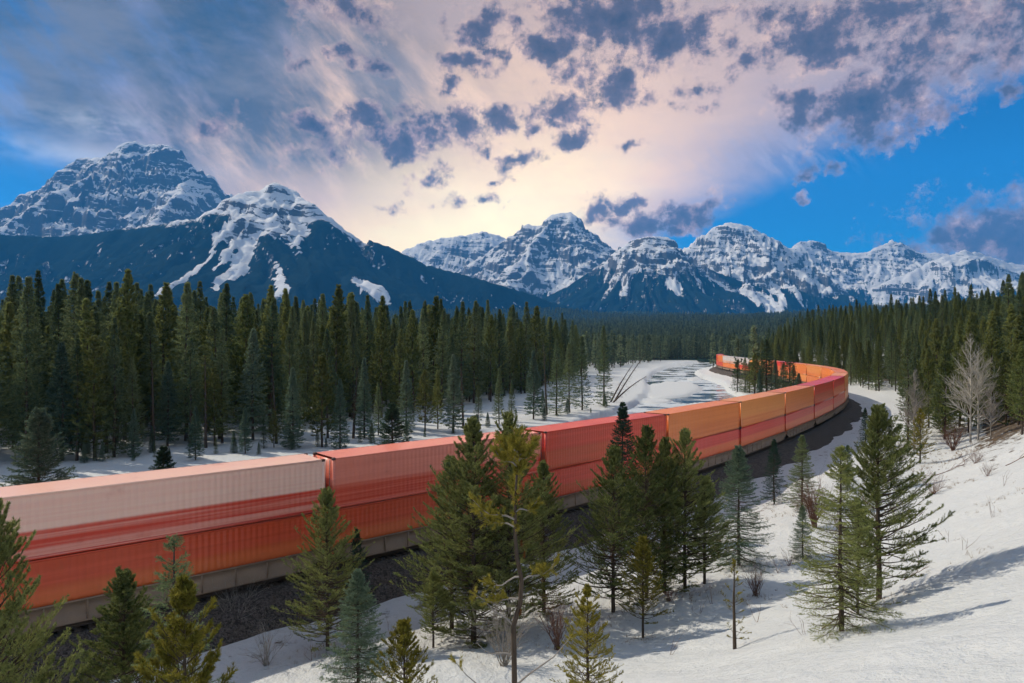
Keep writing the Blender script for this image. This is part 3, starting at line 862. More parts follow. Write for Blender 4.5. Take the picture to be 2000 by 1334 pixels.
LO = [P_RUST, P_RUST, P_RUST, P_RUST, P_RED, P_REDOR, P_REDOR, P_REDOR, P_REDOR, P_RED, P_ORANGE, P_REDOR, P_AMBER, P_ORANGE, P_AMBER, P_ORANGE, P_AMBER, P_ORANGE, P_REDOR, P_ORANGE, P_ORANGE, P_RED, P_RED, P_RED]
CNAME = {P_ROSE: 'faded rose and red', P_RED: 'plain red', P_BLUSH: 'blush pink and red', P_REDOR: 'red over orange', P_ORANGE: 'orange', P_AMBER: 'amber orange', P_RUST: 'rust red', P_PALE: 'pale grey and orange'}
for i in range(len(UP)):
    a = A0 + i * PITCH
    if a + 12 > N_LINE: break
    p1, _ = line_at(a - 7.3); p2, _ = line_at(a + 7.3)
    mid = (p1 + p2) / 2; rz = math.atan2(*(p2 - p1)[::-1])
    where = f'{ORD[i]} along the train from the left edge'
    c = car0 if i == 0 else copy_tree(car0)
    c.location = (*mid, 0.0); c.rotation_euler = (0, 0, rz)
    tag(c, f'brown steel well car, {where}', 'rail car', 'well cars of the container train')
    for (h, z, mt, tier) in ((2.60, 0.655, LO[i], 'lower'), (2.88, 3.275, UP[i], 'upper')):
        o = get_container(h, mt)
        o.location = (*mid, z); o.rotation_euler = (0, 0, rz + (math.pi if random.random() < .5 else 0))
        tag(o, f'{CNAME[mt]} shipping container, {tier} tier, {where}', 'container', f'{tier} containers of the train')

# ------------------------------------------------------------------ trees
def leafy(name, ca, cb, tr=0.42, vary=0.35):
    m, k = material(name)
    k.n.remove(k.b)
    t = attr(k, 'tint')
    oi = k.node('ShaderNodeObjectInfo').outputs['Random']
    c = k.mix(k.m('ADD', k.m('MULTIPLY', t, 0.75), k.m('MULTIPLY', k.m('SUBTRACT', oi, 0.35), 0.5)), ca, cb)
    c = k.v('SCALE', c, k.m('ADD', 1.0 - vary / 2, k.m('MULTIPLY', k.m('FRACT', k.m('MULTIPLY', oi, 7.31)), vary)))
    d = k.node('ShaderNodeBsdfDiffuse'); k.put(d.inputs[0], c)
    q = k.node('ShaderNodeBsdfTranslucent'); k.put(q.inputs[0], c)
    mx = k.node('ShaderNodeMixShader'); mx.inputs[0].default_value = tr
    k.l.new(d.outputs[0], mx.inputs[1]); k.l.new(q.outputs[0], mx.inputs[2])
    k.l.new(mx.outputs[0], k.o.inputs['Surface'])
    return m
L_SPRUCE = leafy('needles_spruce', (0.075, 0.120, 0.066), (0.30, 0.34, 0.16))
L_BLUE = leafy('needles_blue_spruce', (0.075, 0.135, 0.098), (0.27, 0.33, 0.21))
L_PINE = leafy('needles_pine', (0.098, 0.135, 0.048), (0.37, 0.385, 0.135))
L_GOLD = leafy('needles_gold_pine', (0.152, 0.152, 0.028), (0.433, 0.367, 0.074))
L_DARK = leafy('needles_dark_spruce', (0.023, 0.055, 0.041), (0.081, 0.127, 0.073))
L_OLIVE = leafy('needles_olive_pine', (0.105, 0.130, 0.045), (0.33, 0.33, 0.12))
L_RUSTY = leafy('needles_dead', (0.13, 0.055, 0.02), (0.26, 0.12, 0.045))
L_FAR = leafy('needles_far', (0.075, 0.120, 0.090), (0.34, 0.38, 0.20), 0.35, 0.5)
def bark(name, a, b, sc=5.0):
    m, k = material(name)
    oc = obco(k)
    n = k.noise(k.v('MULTIPLY', oc, (3, 3, 0.7)), sc, 6, 0.65)
    k.put(k.b.inputs['Base Color'], k.mix(n, a, b)); k.b.inputs['Roughness'].default_value = 0.9
    k.b.inputs['Specular IOR Level'].default_value = 0.1
    bump(k, n, 0.6, 0.02)
    return m
B_DARK = bark('bark_conifer', (0.035, 0.025, 0.018), (0.13, 0.10, 0.075))
B_PALE = bark('bark_aspen', (0.30, 0.27, 0.22), (0.72, 0.68, 0.60), 2.2)
B_TWIG = bark('bark_shrub_red', (0.09, 0.05, 0.035), (0.24, 0.13, 0.09), 9)
B_GREY = bark('bark_dead_grey', (0.16, 0.14, 0.12), (0.42, 0.38, 0.33), 6)

def unit(v): return v / (np.linalg.norm(v, axis=-1, keepdims=True) + 1e-9)
def needles(P, D, L, k, nl, nw, spread, g, taper=0.4):
    """k thin triangles round each twig"""
    M = len(P)
    t = g.random((M, k)) ** 0.85
    base = P[:, None] + D[:, None] * (L[:, None] * t)[..., None]
    r = g.normal(size=(M, k, 3))
    Dn = D[:, None]
    perp = unit(r - (r * Dn).sum(-1, keepdims=True) * Dn)
    a = spread * g.uniform(0.55, 1.25, (M, k))[..., None]
    d = Dn * np.cos(a) + perp * np.sin(a)
    ln = nl * g.uniform(0.7, 1.15, (M, k)) * (1 - taper * t)
    side = unit(np.cross(d, g.normal(size=(M, k, 3)))) * (nw * 0.5)
    v = np.stack([base - side, base + side, base + d * ln[..., None]], 2).reshape(-1, 3)
    return v

def conifer(name, kind, H, Rr, seed, N, tw, kn, nl, nw, leaf, wood=B_DARK, bare=0.06, branch_wood=True, sparse=None, onesided=0.0, bend=0.15, top_tuft=False):
    """a spruce or a pine with its base at the origin; returns the Empty and its parts"""
    g = np.random.default_rng(seed)
    tz = np.linspace(0, 1, 14)
    bx_ = (fbm(tz * 2.3, tz * 0 + seed, 2, seed) - 0.5) * bend * H * 0.12
    by_ = (fbm(tz * 2.3, tz * 0 + seed + 9, 2, seed + 3) - 0.5) * bend * H * 0.12
    bx_ -= bx_[0]; by_ -= by_[0]
    trp = np.c_[bx_, by_, tz * H * 0.985 - 0.25 * (tz == 0)]
    r0 = 0.0095 * H + 0.025
    trr = r0 * (1 - tz) ** 0.85 + 0.006
    mb = MB(); mb.tube(trp, trr, 8 if H > 5 else 6)
    f = np.sort(g.random(N)) if kind == 'spruce' else np.sort((np.round(g.random(N) * 26) / 26 + g.normal(0, .006, N)))
    f = bare + (1 - bare) * np.clip(f, 0, 0.995) ** (0.92 if kind == 'spruce' else 0.9)
    az_ = np.arange(N) * 2.399963 + g.uniform(-.5, .5, N)
    if kind == 'spruce':
        shp = (1 - f) ** 0.86 * np.minimum(1, 0.62 + (f - bare) / 0.16) + 0.035
        pitch = np.interp(f, [0, .35, .75, 1], [-0.42, -0.22, 0.10, 0.75]) + g.normal(0, .10, N)
        curv = 0.24
    else:
        lob = 0.62 + 0.55 * vnoise(az_ * 1.1 + seed, f * 6.0, seed)
        q_ = np.clip((f - bare) / (1 - bare), 0, 1)
        shp = ((1 - q_ ** 1.25) ** 0.85 * np.minimum(1, 0.55 + q_ / 0.25) + 0.10) * lob
        pitch = np.interp(f, [0, .4, .8, 1], [-0.05, 0.22, 0.55, 1.1]) + g.normal(0, .16, N)
        curv = 0.30
    L = Rr * shp * g.uniform(0.68, 1.12, N)
    if onesided: L *= 1 + onesided * np.cos(az_)
    if sparse is not None:
        keep = g.random(N) < np.interp(f, *sparse)
        f, az_, pitch, L = f[keep], az_[keep], pitch[keep], L[keep]
        N = len(f)
    zc = f * H * 0.985
    base = np.c_[np.interp(f, tz, bx_), np.interp(f, tz, by_), zc]
    hd = np.c_[np.cos(az_), np.sin(az_), np.zeros(N)]
    sdv = np.c_[-np.sin(az_), np.cos(az_), np.zeros(N)]
    def at(u):
        """points of each branch at u (N,k)"""
        return base[:, None] + hd[:, None] * (L[:, None] * u * np.cos(pitch)[:, None])[..., None] + np.array([0, 0, 1.0]) * (L[:, None] * (np.sin(pitch)[:, None] * u + curv * u * u))[..., None]
    nt = tw
    u = np.sort(g.random((N, nt)) ** (0.8 if kind == 'spruce' else 0.62), axis=1)
    u = (0.10 if kind == 'spruce' else 0.22) + u * (0.9 if kind == 'spruce' else 0.78)
    P = at(u); T = unit(at(np.minimum(u + 0.06, 1.06)) - P)
    sg = np.where(np.arange(nt) % 2 == 0, 1.0, -1.0)[None, :] * np.ones((N, 1))
    fwd = g.uniform(0.35, 1.0, (N, nt)) if kind == 'spruce' else g.uniform(0.3, 1.2, (N, nt))
    dr = g.normal(-0.12 if kind == 'spruce' else 0.28, 0.16, (N, nt))
    Dv = unit(T * fwd[..., None] + sdv[:, None] * (sg * g.uniform(.5, 1.0, (N, nt)))[..., None] + np.array([0, 0, 1.0]) * dr[..., None])
    tl = (L[:, None] * (0.42 if kind == 'spruce' else 0.30) * (1.08 - u) + (0.10 if kind == 'spruce' else 0.09) * min(1, H / 6)) * g.uniform(.7, 1.15, (N, nt))
    P = P.reshape(-1, 3); Dv = Dv.reshape(-1, 3); tl = tl.ravel()
    # the branch tip and the leader
    tp = at(np.full((N, 1), 0.72))[:, 0]; td = unit(at(np.full((N, 1), 1.0))[:, 0] - tp)
    P = np.vstack([P, tp, [[bx_[-1], by_[-1], H * .90]]]); Dv = np.vstack([Dv, td, [[0, 0, 1.0]]]); tl = np.concatenate([tl, L * .34, [H * .10]])
    nv = needles(P, Dv, tl, kn, nl, nw, 0.85 if kind == 'spruce' else 0.72, g, 0.3)
    tint = np.repeat(np.clip(g.normal(0.42, 0.25, len(P)) + 0.25 * (P[:, 2] / H - .5), 0, 1), kn * 3)
    root = empty(name)
    obj('trunk', mb.me('trunk', wood, True), root)
    if branch_wood:
        b3 = MB()
        for i in range(N):
            uu = np.linspace(0, .96, 5)
            pts = base[i] + hd[i] * (L[i] * uu * math.cos(pitch[i]))[:, None] + np.array([0, 0, 1.0]) * (L[i] * (math.sin(pitch[i]) * uu + curv * uu * uu))[:, None]
            b3.tube(pts, (0.004 + 0.011 * L[i]) * (1.05 - uu), 4, cap=False)
        if kind == 'pine' and nl < .15:
            for i in g.choice(len(P), min(len(P), 900), replace=False):
                b3.tube([P[i], P[i] + Dv[i] * tl[i] * .9], (.006, .003), 3, cap=False)
        obj('branches', b3.me('branches', wood, True), root)
    me = mesh_np('crown', nv, np.arange(len(nv)).reshape(-1, 3), leaf, False, {'tint': tint})
    obj('crown', me, root)
    root['H'] = H
    return root

def put(proto, x, y, z, h, rz=0.0, lean=(0, 0), wide=1.0, used=set()):
    """the first call takes the tree itself, later ones copies"""
    if proto.name in used: o = copy_tree(proto)
    else:
        used.add(proto.name); o = proto
    s_ = h / proto['H']
    o.scale = (s_ * wide * random.uniform(.94, 1.06), s_ * wide * random.uniform(.94, 1.06), s_)
    o.location = (x, y, z); o.rotation_euler = (lean[0], lean[1], rz)
    return o
def gz_at(x, y): return float(ground_h(np.array([x]), np.array([y]))[0])

# mid-distance kinds (15 to 26 m tall, seen from 60 m and more)
MS = [conifer('spruce_tree', 'spruce', 21, 2.6 + .3 * i, 300 + i, 270, 9, 6, 0.34, 0.085, L_SPRUCE, bare=(.03, .09, .05, .13)[i], branch_wood=False) for i in range(4)]
MB_ = [conifer('spruce_tree', 'spruce', 14, 2.1 + .3 * i, 320 + i, 300, 11, 7, 0.27, 0.075, L_BLUE, bare=(.04, .09)[i], branch_wood=False) for i in range(2)]
MP = [conifer('pine_tree', 'pine', 17, 2.2 + .3 * i, 340 + i, 240, 10, 8, 0.36, 0.095, L_PINE, bare=(.10, .05, .16)[i], branch_wood=False) for i in range(3)]
MG = [conifer('pine_tree', 'pine', 11, 2.1, 350, 190, 9, 8, 0.28, 0.07, L_OLIVE, bare=.14, branch_wood=False)]

# ---- the stand across the river: the front row, one by one
FRONT = [(50, 640, 903, 's'), (121, 666, 900, 'b'), (150, 658, 900, 's'), (185, 658, 897, 'g'), (223, 658, 893, 's'), (259, 695, 888, 's'), (262, 795, 893, 'b'), (327, 703, 872, 'b'), (371, 654, 870, 's'),
         (382, 791, 899, 'b'), (419, 719, 870, 'g'), (434, 640, 866, 's'), (479, 791, 886, 'b'), (494, 640, 860, 'b'), (571, 716, 876, 'b'), (566, 636, 862, 's'), (629, 693, 873, 'g'), (664, 738, 876, 'b'), (640, 640, 856, 's'),
         (712, 697, 856, 'b'), (739, 745, 850, 's'), (793, 702, 846, 'b'), (830, 723, 842, 'g'), (855, 722, 838, 'p'), (885, 690, 845, 'b'), (934, 750, 829, 's'), (975, 718, 829, 's'), (1042, 683, 819, 'b'), (1087, 662, 811, 's'),
         (1112, 668, 806, 's'), (1137, 655, 801, 's'), (1179, 634, 793, 's'), (170, 838, 900, 'b'), (200, 860, 902, 'b'), (297, 830, 884, 'b'), (515, 815, 876, 's'), (535, 800, 874, 'g'), (1060, 760, 815, 'b'), (1000, 740, 824, 's')]
_g = np.random.default_rng(77)
for px in np.linspace(20, 1190, 27):
    px = px + _g.uniform(-16, 16); by = np.interp(px, [0, 460, 700, 900, 1190], [908, 886, 866, 846, 794]) + _g.uniform(-2, 7)
    FRONT.append((px, by - _g.uniform(16, 52) * (by - 667) / 220, by, 'y'))
KN = {'y': 'young spruce', 's': 'dark green spruce', 'b': 'blue green spruce', 'g': 'golden green pine', 'p': 'olive pine'}
taken = []
cnt = {}
for (px, ty, by, kd) in sorted(FRONT):
    x, y, z = ray_ground(px, by)
    h = (CAMZ - (ty - 667) / F * y) - z
    pool = {'y': MB_ + MS[:1], 's': MS, 'b': MB_, 'g': MG, 'p': MP}[kd]
    o = put(random.choice(pool), x, y, z - .1, h, random.uniform(0, 6.28), wide=1.5 if kd == 'y' else 1.12)
    size = 'knee-high' if h < 2 else 'small' if h < 9 else ('tall' if h > 17 else 'middling')
    cnt[kd] = cnt.get(kd, 0) + 1
    tag(o, f'{size} {KN[kd]} edging the far bank, {ORD[cnt[kd] - 1]} of its kind from the left', 'tree', 'front row of the stand across the river')
    taken.append((x, y))

def scatter_ok(n, fun, dmin, seed, taken):
    g = np.random.default_rng(seed)
    cell = {}
    for (x, y) in taken: cell.setdefault((int(x // dmin), int(y // dmin)), []).append((x, y))
    res = []
    for (x, y) in fun(g, n):
        c = (int(x // dmin), int(y // dmin))
        if any((x - a) ** 2 + (y - b) ** 2 < dmin * dmin for i in (-1, 0, 1) for j in (-1, 0, 1) for (a, b) in cell.get((c[0] + i, c[1] + j), ())): continue
        cell.setdefault(c, []).append((x, y)); res.append((x, y))
    return np.array(res)
def wedge(a0, a1, r0, r1):
    def f(g, n):
        a = np.radians(g.uniform(a0, a1, n)); r = np.sqrt(g.uniform(r0 * r0, r1 * r1, n))
        return np.c_[r * np.sin(a), r * np.cos(a)]
    return f

# scatter object: points that carry kind, turn and size, drawn as instances of a set of tree meshes
def stuff_trees(name, pts, hs, proto_meshes, proto_h, label, seed):
    g = np.random.default_rng(seed)
    col_ = bpy.data.collections.new(name + '_kinds')
    for i, me in enumerate(proto_meshes):
        q = bpy.data.objects.new(f'{name}_kind', me); col_.objects.link(q)
    z = ground_h(pts[:, 0], pts[:, 1])
    me = bpy.data.meshes.new(name)
    me.vertices.add(len(pts)); me.vertices.foreach_set('co', np.c_[pts, z - .15].astype(np.float32).ravel())
    for nm, ty, va in (('siz', 'FLOAT', (hs / proto_h).astype(np.float32)), ('turn', 'FLOAT', g.uniform(0, 6.28, len(pts)).astype(np.float32)), ('pick', 'INT', g.integers(0, len(proto_meshes), len(pts)).astype(np.int32))):
        me.attributes.new(nm, ty, 'POINT').data.foreach_set('value', va)
    o = obj(name, me)
    ng = bpy.data.node_groups.new(name, 'GeometryNodeTree')
    ng.interface.new_socket('Geometry', in_out='INPUT', socket_type='NodeSocketGeometry')
    ng.interface.new_socket('Geometry', in_out='OUTPUT', socket_type='NodeSocketGeometry')
    gi = ng.nodes.new('NodeGroupInput'); go = ng.nodes.new('NodeGroupOutput')
    ip = ng.nodes.new('GeometryNodeInstanceOnPoints')
    ci = ng.nodes.new('GeometryNodeCollectionInfo')
    ci.inputs['Collection'].default_value = col_
    ci.inputs['Separate Children'].default_value = True
    ci.inputs['Reset Children'].default_value = True
    def na_(nm, ty):
        q = ng.nodes.new('GeometryNodeInputNamedAttribute'); q.data_type = ty; q.inputs[0].default_value = nm
        return q.outputs[0]
    cx = ng.nodes.new('ShaderNodeCombineXYZ')
    L_ = ng.links.new
    L_(na_('turn', 'FLOAT'), cx.inputs[2])
    L_(gi.outputs[0], ip.inputs['Points']); L_(ci.outputs[0], ip.inputs['Instance'])
    ip.inputs['Pick Instance'].default_value = True
    L_(na_('pick', 'INT'), ip.inputs['Instance Index'])
    L_(cx.outputs[0], ip.inputs['Rotation']); L_(na_('siz', 'FLOAT'), ip.inputs['Scale'])
    L_(ip.outputs[0], go.inputs[0])
    md = o.modifiers.new('scatter', 'NODES'); md.node_group = ng
    return tag(o, label, 'trees', kind='stuff')
def joined(root, name):
    """trunk and crown of one tree as a single mesh with two materials, for the scatter"""
    vs, fs, mi, ti = [], [], [], []
    mats = []
    n = 0; polys = []
    for c in root.children:
        me = c.data
        v = np.empty(len(me.vertices) * 3, np.float32); me.vertices.foreach_get('co', v); v = v.reshape(-1, 3)
        lt = np.empty(len(me.polygons), np.int32); me.polygons.foreach_get('loop_total', lt)
        li = np.empty(len(me.loops), np.int32); me.loops.foreach_get('vertex_index', li)
        t = np.zeros(len(v), np.float32)
        if 'tint' in me.attributes: me.attributes['tint'].data.foreach_get('value', t)
        vs.append(v); ti.append(t); polys.append((lt, li + n)); mats.append(me.materials[0]); mi.append(np.full(len(lt), len(mats) - 1, np.int32)); n += len(v)
    me = bpy.data.meshes.new(name)
    v = np.vstack(vs); me.vertices.add(len(v)); me.vertices.foreach_set('co', v.ravel())
    lt = np.concatenate([a for a, b in polys]); li = np.concatenate([b for a, b in polys])
    me.loops.add(len(li)); me.loops.foreach_set('vertex_index', li)
    me.polygons.add(len(lt)); me.polygons.foreach_set('loop_start', np.concatenate([[0], np.cumsum(lt)[:-1]]).astype(np.int32))
    me.polygons.foreach_set('material_index', np.concatenate(mi))
    me.update(calc_edges=True)
    me.attributes.new('tint', 'FLOAT', 'POINT').data.foreach_set('value', np.concatenate(ti))
    for m in mats: me.materials.append(m)
    return me
# ---- depth of the stand
def shore_dist(p): return signed_dist(p[:, 0], p[:, 1], SH_L, T_L)[0]
pts = scatter_ok(5200, wedge(-42, 13, 92, 300), 3.1, 5, taken)
dl = shore_dist(pts)
edge = -27 - 7 * fbm(pts[:, 0] / 25, pts[:, 1] / 25, 3, 8)
pts = pts[(dl < edge) & (dl > -230)]; 
dl = shore_dist(pts)
dd_ = np.hypot(pts[:, 0], pts[:, 1])
prio = (-dl) + 0.12 * dd_
order = np.argsort(prio)
pts = pts[order]
N_IND = 135
for i, (x, y) in enumerate(pts[:N_IND]):
    h = random.triangular(12, 26.5, 23)
    pine = random.random() < .34
    o = put(random.choice(MP if pine else MS), x, y, gz_at(x, y) - .1, h, random.uniform(0, 6.28), (random.gauss(0, .02), random.gauss(0, .02)), random.uniform(.85, 1.2))
    tag(o, ('tall olive pine' if pine else 'tall dark spruce') + ' inside the dense stand across the river, behind its front row', 'tree', 'pines inside the stand across the river' if pine else 'spruces inside the stand across the river')
rest = pts[N_IND:]
hs = np.random.default_rng(3).triangular(13, 23.5, 27, len(rest))
J_MID = [joined(q, 'stand_tree') for q in (MS[0], MS[1], MS[2], MS[3], MP[0], MP[1])]
hh_ = np.where(np.arange(len(rest)) >= 0, hs, hs)
stuff_trees('forest_stand', rest, hh_, J_MID, 20.0, 'deep rows of conifers filling the stand across the river', 1)

# ---- the hillside forest right of the line
hp = scatter_ok(9000, wedge(15, 43, 58, 420), 3.3, 15, [])
hs_, _ = signed_dist(hp[:, 0], hp[:, 1], LINE[::2], LTAN[::2])
ok = (hs_ > 12 + 3 * fbm(hp[:, 0] / 12, hp[:, 1] / 12, 2, 4)) & (hs_ < 190) & (hp[:, 1] > 62 + 16 * sstep(-hs_, -30, -14))
ok &= ~((hp[:, 1] < 84) & (np.abs(hp[:, 0] - 0.69 * hp[:, 1]) < 0.05 * hp[:, 1]))      # the clearing where the bare aspens stand
hp = hp[ok]; hs_ = hs_[ok]
hd_ = np.hypot(hp[:, 0], hp[:, 1])
hp = hp[np.argsort(hd_ + 0.25 * hs_[:len(hd_)])]
N_HILL = 110
for i, (x, y) in enumerate(hp[:N_HILL]):
    h = random.uniform(9, 17)
    spr = random.random() < .3
    o = put(random.choice(MS if spr else MP), x, y, gz_at(x, y) - .1, h, random.uniform(0, 6.28))
    tag(o, ('dark green spruce' if spr else 'olive green pine') + ' standing in the forest on the slope right of the bend', 'tree', 'spruces on the hillside forest' if spr else 'pines on the hillside forest')
rest = hp[N_HILL:]
stuff_trees('hillside_forest', rest, np.random.default_rng(4).uniform(9, 16.5, len(rest)), J_MID[2:] + J_MID[4:], 18.0, 'olive conifers covering the slope right of the bend', 2)

# ---- the valley floor beyond, to where single trees cannot be told apart
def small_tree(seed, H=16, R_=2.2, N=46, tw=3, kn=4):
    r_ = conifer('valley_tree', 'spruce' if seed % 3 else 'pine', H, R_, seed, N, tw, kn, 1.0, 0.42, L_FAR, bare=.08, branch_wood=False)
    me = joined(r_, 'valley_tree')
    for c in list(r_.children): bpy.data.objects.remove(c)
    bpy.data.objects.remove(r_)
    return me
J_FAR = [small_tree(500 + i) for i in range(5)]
fp = np.vstack([scatter_ok(16000, wedge(-44, 44, 230, 700), 4.2, 25, []), wedge(-44, 44, 700, 1700)(np.random.default_rng(26), 26000), wedge(-44, 44, 1700, 3600)(np.random.default_rng(27), 26000)])
fdl, fdr = shore_dist(fp), signed_dist(fp[:, 0], fp[:, 1], SH_R, T_R)[0]
fs, _ = signed_dist(fp[:, 0], fp[:, 1], LINE[::2], LTAN[::2])
rr_ = np.hypot(fp[:, 0], fp[:, 1])
keep = (((fdl < -22) & (fs < 0) & ((rr_ > 300) | (fdl < -230))) | ((fs > 13) & ((fs > 190) | (rr_ > 420))) | ((fdr > 4) & (fs < -9)) | (rr_ > 620))
fp = fp[keep]; rr_ = rr_[keep]
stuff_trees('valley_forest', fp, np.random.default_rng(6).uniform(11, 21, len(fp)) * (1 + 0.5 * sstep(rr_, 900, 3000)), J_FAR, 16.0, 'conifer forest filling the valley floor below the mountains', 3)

# ------------------------------------------------------------------ trees on the near side of the river, one by one
NSB = [conifer('spruce_tree', 'spruce', 7, 2.15 + .25 * i, 600 + i, 280, 19, 18, 0.075, 0.018, L_BLUE, bare=.05) for i in range(2)]
NSG = [conifer('spruce_tree', 'spruce', 7, 1.9 + .3 * i, 610 + i, 260, 17, 17, 0.075, 0.018, L_SPRUCE, bare=.06) for i in range(2)]
NSD = [conifer('spruce_tree', 'spruce', 8, 1.9, 620, 250, 15, 15, 0.085, 0.021, L_DARK, bare=.06)]
NPP = [conifer('pine_tree', 'pine', 8.5, 2.45 + .2 * i, 630 + i, 270, 18, 24, 0.105, 0.020, L_PINE, bare=(.02, .05, .06)[i]) for i in range(3)]
NPG = [conifer('pine_tree', 'pine', 5, 1.45 + .1 * i, 640 + i, 140, 13, 26, 0.085, 0.014, L_GOLD, bare=(.10, .16)[i]) for i in range(2)]
NSS = [conifer('spruce_tree', 'spruce', 5, 1.65, 650, 230, 22, 24, 0.045, 0.010, L_PINE, bare=.04, sparse=([0, .3, .7, 1], [.95, .85, .7, .95]))]
NYS = [conifer('spruce_tree', 'spruce', 5, 1.25, 655, 120, 13, 20, 0.038, 0.008, L_SPRUCE, bare=.05, sparse=([0, 1], [.9, .9]))]
NPO = [conifer('pine_tree', 'pine', 5.5, 1.6, 660, 210, 22, 28, 0.075, 0.012, L_PINE, bare=.12, onesided=.25)]
NSP = [conifer('pine_tree', 'pine', 2.4, .48, 670, 60, 6, 16, 0.05, 0.007, L_GOLD, bare=.10, sparse=([0, .55, .8, 1], [.7, .35, .5, 1]))]

def near(proto, px, top, base=None, depth=None, label='', cat='tree', rz=None, group=None, lean=(0, 0), wide=1.0):
    if depth is None:
        x, y, z = ray_ground(px, base)
    else:
        y = depth; x = (px - 1000) / F * y; z = gz_at(x, y)
    h = CAMZ - (top - 667) / F * y - z
    o = put(proto, x, y, z - 0.05, max(h, .4), random.uniform(0, 6.28) if rz is None else rz, lean, wide)
    if group == 'trees on the near bank': LAND.append((x, y, label))
    return tag(o, label, cat, group)
G1 = 'trees on the near bank'
LAND = []
said = set()
def beside(kind, x, y):
    """a label that points from the nearest well-described tree"""
    for d, lx, lab in sorted((math.hypot(x - a, y - b), a, l) for a, b, l in LAND):
        short = ' '.join(lab.replace(',', '').split()[:8])
        while short.split()[-1] in ('the', 'of', 'in', 'on', 'a', 'by', 'its', 'with', 'to', 'and', 'between', 'beside', 'at', 'behind', 'left', 'right', 'before'): short = ' '.join(short.split()[:-1])
        t = f'{kind} ' + ('left' if x / y < lx / max(y, 1) else 'right') + f' of the {short}'
        if t not in said:
            said.add(t); return t

near(NPP[1], -12, 990, depth=15, wide=.8, label='bushy green pine cut off by the left edge of the view', group=G1)
near(NPP[0], 242, 1118, depth=18, label='dull green bushy pine before the train, second tree from the left edge', group=G1)
near(NYS[0], 340, 1038, depth=14, label='young spruce with a long bare leader in front of the rust red containers', group=G1)
near(NPG[0], 368, 1148, depth=9.5, label='yellow green young pine at the bottom edge, lower left', group=G1)
near(NPP[2], 640, 960, base=1270, label='full olive pine between the leftmost containers and the middle clump', group=G1)
near(NSB[0], 702, 1108, depth=22, label='blue green spruce at the bottom edge, right of the full olive pine', group=G1)
near(NSD[0], 697, 1030, base=1180, label='small dark spruce tucked behind the full olive pine by the ballast', group=G1)
near(NPG[1], 790, 1214, depth=16, label='low young pine at the bottom edge, left of the middle clump', group=G1)
near(NPP[0], 925, 822, base=1255, label='tallest olive pine in the middle clump, on its left', group=G1)
near(NPP[1], 995, 815, base=1235, label='dense green pine in the middle clump, behind the crooked pine', group=G1)
near(NPP[2], 882, 900, base=1228, label='shorter pine on the left flank of the middle clump', group=G1)
near(NPP[0], 1062, 905, base=1195, label='wide dark pine on the right flank of the middle clump', group=G1)
near(NPO[0], 846, 1112, base=1265, label='thin sapling pine left of the middle clump', group=G1)
near(NPG[0], 1150, 1148, depth=16, label='yellowish pine at the bottom edge, right of the crooked pine', group=G1)
near(NSD[0], 1216, 782, base=1058, label='dark slender spruce standing close against the train, middle of the view', group=G1)
near(NPP[2], 1198, 878, base=1195, label='grey green pine at the left of the row right of the middle clump', group=G1)
near(NPP[1], 1262, 838, base=1168, label='second pine in the row right of the middle clump', group=G1)
near(NPP[0], 1298, 858, base=1158, label='third pine in the row right of the middle clump', group=G1)
near(NPP[2], 1338, 845, base=1150, label='straight pine with bare lower trunk ending the row beside the blue spruce', group=G1)
near(NPO[0], 1376, 935, base=1140, label='thin pine just left of the blue spruce', group=G1)
near(NPG[1], 1256, 1050, base=1246, label='yellow pine in front of the pine row, on the snow', group=G1)
near(NSB[1], 1443, 868, base=1105, label='full blue spruce alone on the snow right of the pine row', group=G1)
near(NSD[0], 1512, 855, base=985, label='small dark spruce beside the ballast, right of the blue spruce', group=G1)
near(NSG[0], 1566, 848, base=995, label='green spruce beside the rusty shrub near the ballast', group=G1)
near(NSP[0], 1435, 1092, base=1268, label='sparse dying sapling alone on the open snow', group=G1)
near(NSB[0], 1568, 985, base=1092, label='small blue spruce left of the tall sparse spruce', group=G1)
near(NSS[0], 1643, 868, base=1232, label='tall sparse spruce with drooping lower boughs on the snow bank', group=G1)
near(NPO[0], 1716, 800, base=1172, label='open pine with long boughs reaching right on the snow bank', group=G1, rz=0.0)
near(NPP[1], 1676, 975, base=1200, label='shorter pine between the sparse spruce and the open pine', group=G1)
near(NPG[0], 1797, 800, base=905, label='bright yellow green pine below the bare aspens', group=G1)
near(NSG[1], 1740, 838, base=950, label='small green spruce below the bright yellow green pine', group=G1)
near(NSD[0], 1690, 795, base=880, label='dark spruce beside the ballast on the outside of the bend', group=G1)
near(NSD[0], 1722, 800, base=868, label='dark small spruce by the outside of the bend, second from the train', group=G1)
near(NSG[0], 1655, 868, base=960, label='small spruce behind the tall sparse spruce', group=G1)
near(NSG[1], 1845, 700, base=845, label='full dark green spruce left of the bare aspens', group=G1)
near(NPP[0], 1965, 690, base=830, label='bushy pine right of the bare aspens', group=G1)
